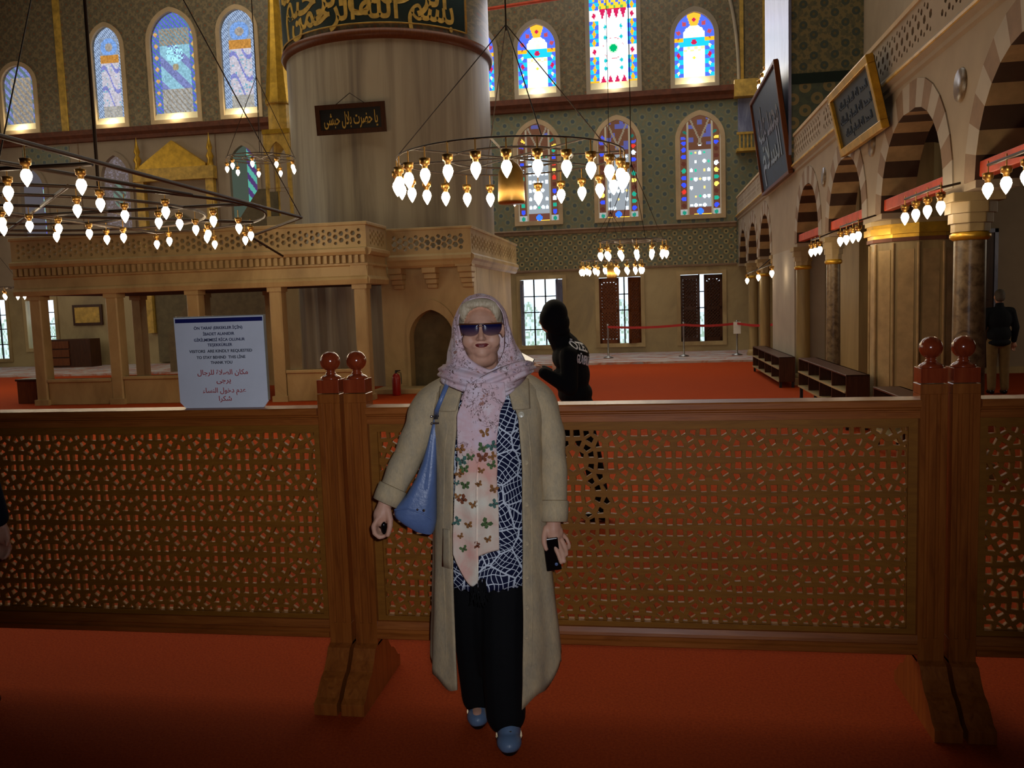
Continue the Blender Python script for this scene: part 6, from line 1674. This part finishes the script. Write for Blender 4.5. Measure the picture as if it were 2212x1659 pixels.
def standing(loc, rz, h, label, jacket, trouser, hair, armside=0.0, reach=None):
    """person seen from behind, standing upright; h is the height"""
    k = h/1.72; R_ = empty('person', loc, rz, label, 'person')
    def S(p): return tuple(c*k for c in p)
    b = Blob()
    b.ell(S((0, -0.01, 1.62)), S((0.075, 0.092, 0.105))); b.ell(S((0, -0.03, 1.56)), S((0.06, 0.065, 0.06))); b.ell(S((0, -0.105, 1.585)), S((0.014, 0.02, 0.02)))
    for sx in (-1, 1): b.ell(S((sx*0.079, 0.0, 1.60)), S((0.009, 0.018, 0.03)))
    b.chain([S((0, 0, 1.56)), S((0, 0.01, 1.42))], [0.055*k, 0.062*k]); b.ell(S((0, 0.01, 1.22)), S((0.16, 0.11, 0.22))); b.ell(S((0, 0.01, 0.96)), S((0.15, 0.11, 0.13)))
    for sx in (-1, 1):
        el = S((sx*0.25, 0.02, 1.10)); wr = S((sx*0.25, -0.06, 0.86)) if not (reach and sx == reach) else S((sx*0.24, -0.20, 1.12))
        b.chain([S((sx*0.18, 0.01, 1.38)), el, wr], [0.048*k, 0.04*k, 0.027*k]); hand(b, wr, (0, -0.2, -1) if not (reach and sx == reach) else (-sx*0.3, -0.9, 0.2), k)
        b.chain([S((sx*0.09, 0.0, 0.9)), S((sx*0.095, -0.01, 0.5)), S((sx*0.10, 0.02, 0.09))], [0.08*k, 0.056*k, 0.038*k])
    b.remesh('body', 'skin', R_, 0.008, 3)
    b = Blob(); b.ell(S((0, 0.012, 1.648)), S((0.08, 0.092, 0.09))); b.ell(S((0, 0.035, 1.60)), S((0.074, 0.07, 0.08))); b.remesh('hair', hair, R_, 0.007, 3)
    b = Blob(); b.chain([S((-0.15, 0.01, 1.37)), S((0.15, 0.01, 1.37))], [0.075*k, 0.075*k]); b.ell(S((0, 0.01, 1.24)), S((0.195, 0.135, 0.22))); b.ell(S((0, 0.015, 1.0)), S((0.185, 0.135, 0.18))); b.ell(S((0, 0.015, 0.86)), S((0.182, 0.135, 0.08))); b.chain([S((0, 0.01, 1.48)), S((0, 0.01, 1.36))], [0.066*k, 0.09*k])
    for sx in (-1, 1):
        el = S((sx*0.25, 0.02, 1.10)); wr = S((sx*0.25, -0.05, 0.89)) if not (reach and sx == reach) else S((sx*0.24, -0.17, 1.11))
        b.chain([S((sx*0.18, 0.01, 1.37)), el, wr], [0.068*k, 0.058*k, 0.045*k])
    b.remesh('jacket', jacket, R_, 0.009, 4)
    b = Blob(); b.ell(S((0, 0.01, 0.88)), S((0.17, 0.125, 0.12)))
    for sx in (-1, 1): b.chain([S((sx*0.09, 0.0, 0.86)), S((sx*0.095, -0.01, 0.5)), S((sx*0.10, 0.02, 0.11))], [0.098*k, 0.078*k, 0.064*k])
    b.remesh('trousers', trouser, R_, 0.009, 4)
    for sx in (-1, 1):
        b = Blob(); b.ell(S((sx*0.10, 0.03, 0.045)), S((0.042, 0.05, 0.045))); b.ell(S((sx*0.105, -0.07, 0.035)), S((0.046, 0.09, 0.034))); b.remesh('shoe', 'gloss_black', R_, 0.007, 3, flat=0.002)
    return R_
# local -y is the way the person faces
standing((5.12, 13.55, 0), math.radians(178), 1.53, 'man in a dark jacket and khaki trousers standing by the aisle door', 'dark_jacket', 'khaki', 'grey_hair', reach=1)
o = MB(); o.box(-0.09, 0.09, -0.012, 0.012, -0.14, 0.14); pb = bevel(o.build('paper_bag', 'white_paper'), 0.004); pb.location = (4.86, 13.72, 1.10); pb.rotation_euler = (0, 0.25, 0.3)
tag(pb, 'pale paper bag held up by the man in the dark jacket', 'bag')
lp_ = standing((-2.83, 2.94, 0), math.radians(170), 1.64, 'person in dark navy clothes cut off by the left edge of the picture', 'navy_cloth', 'black_cloth', 'eye_dark')
lp_.rotation_euler = (0, -0.08, math.radians(170))   # leaning a little towards the screen's middle
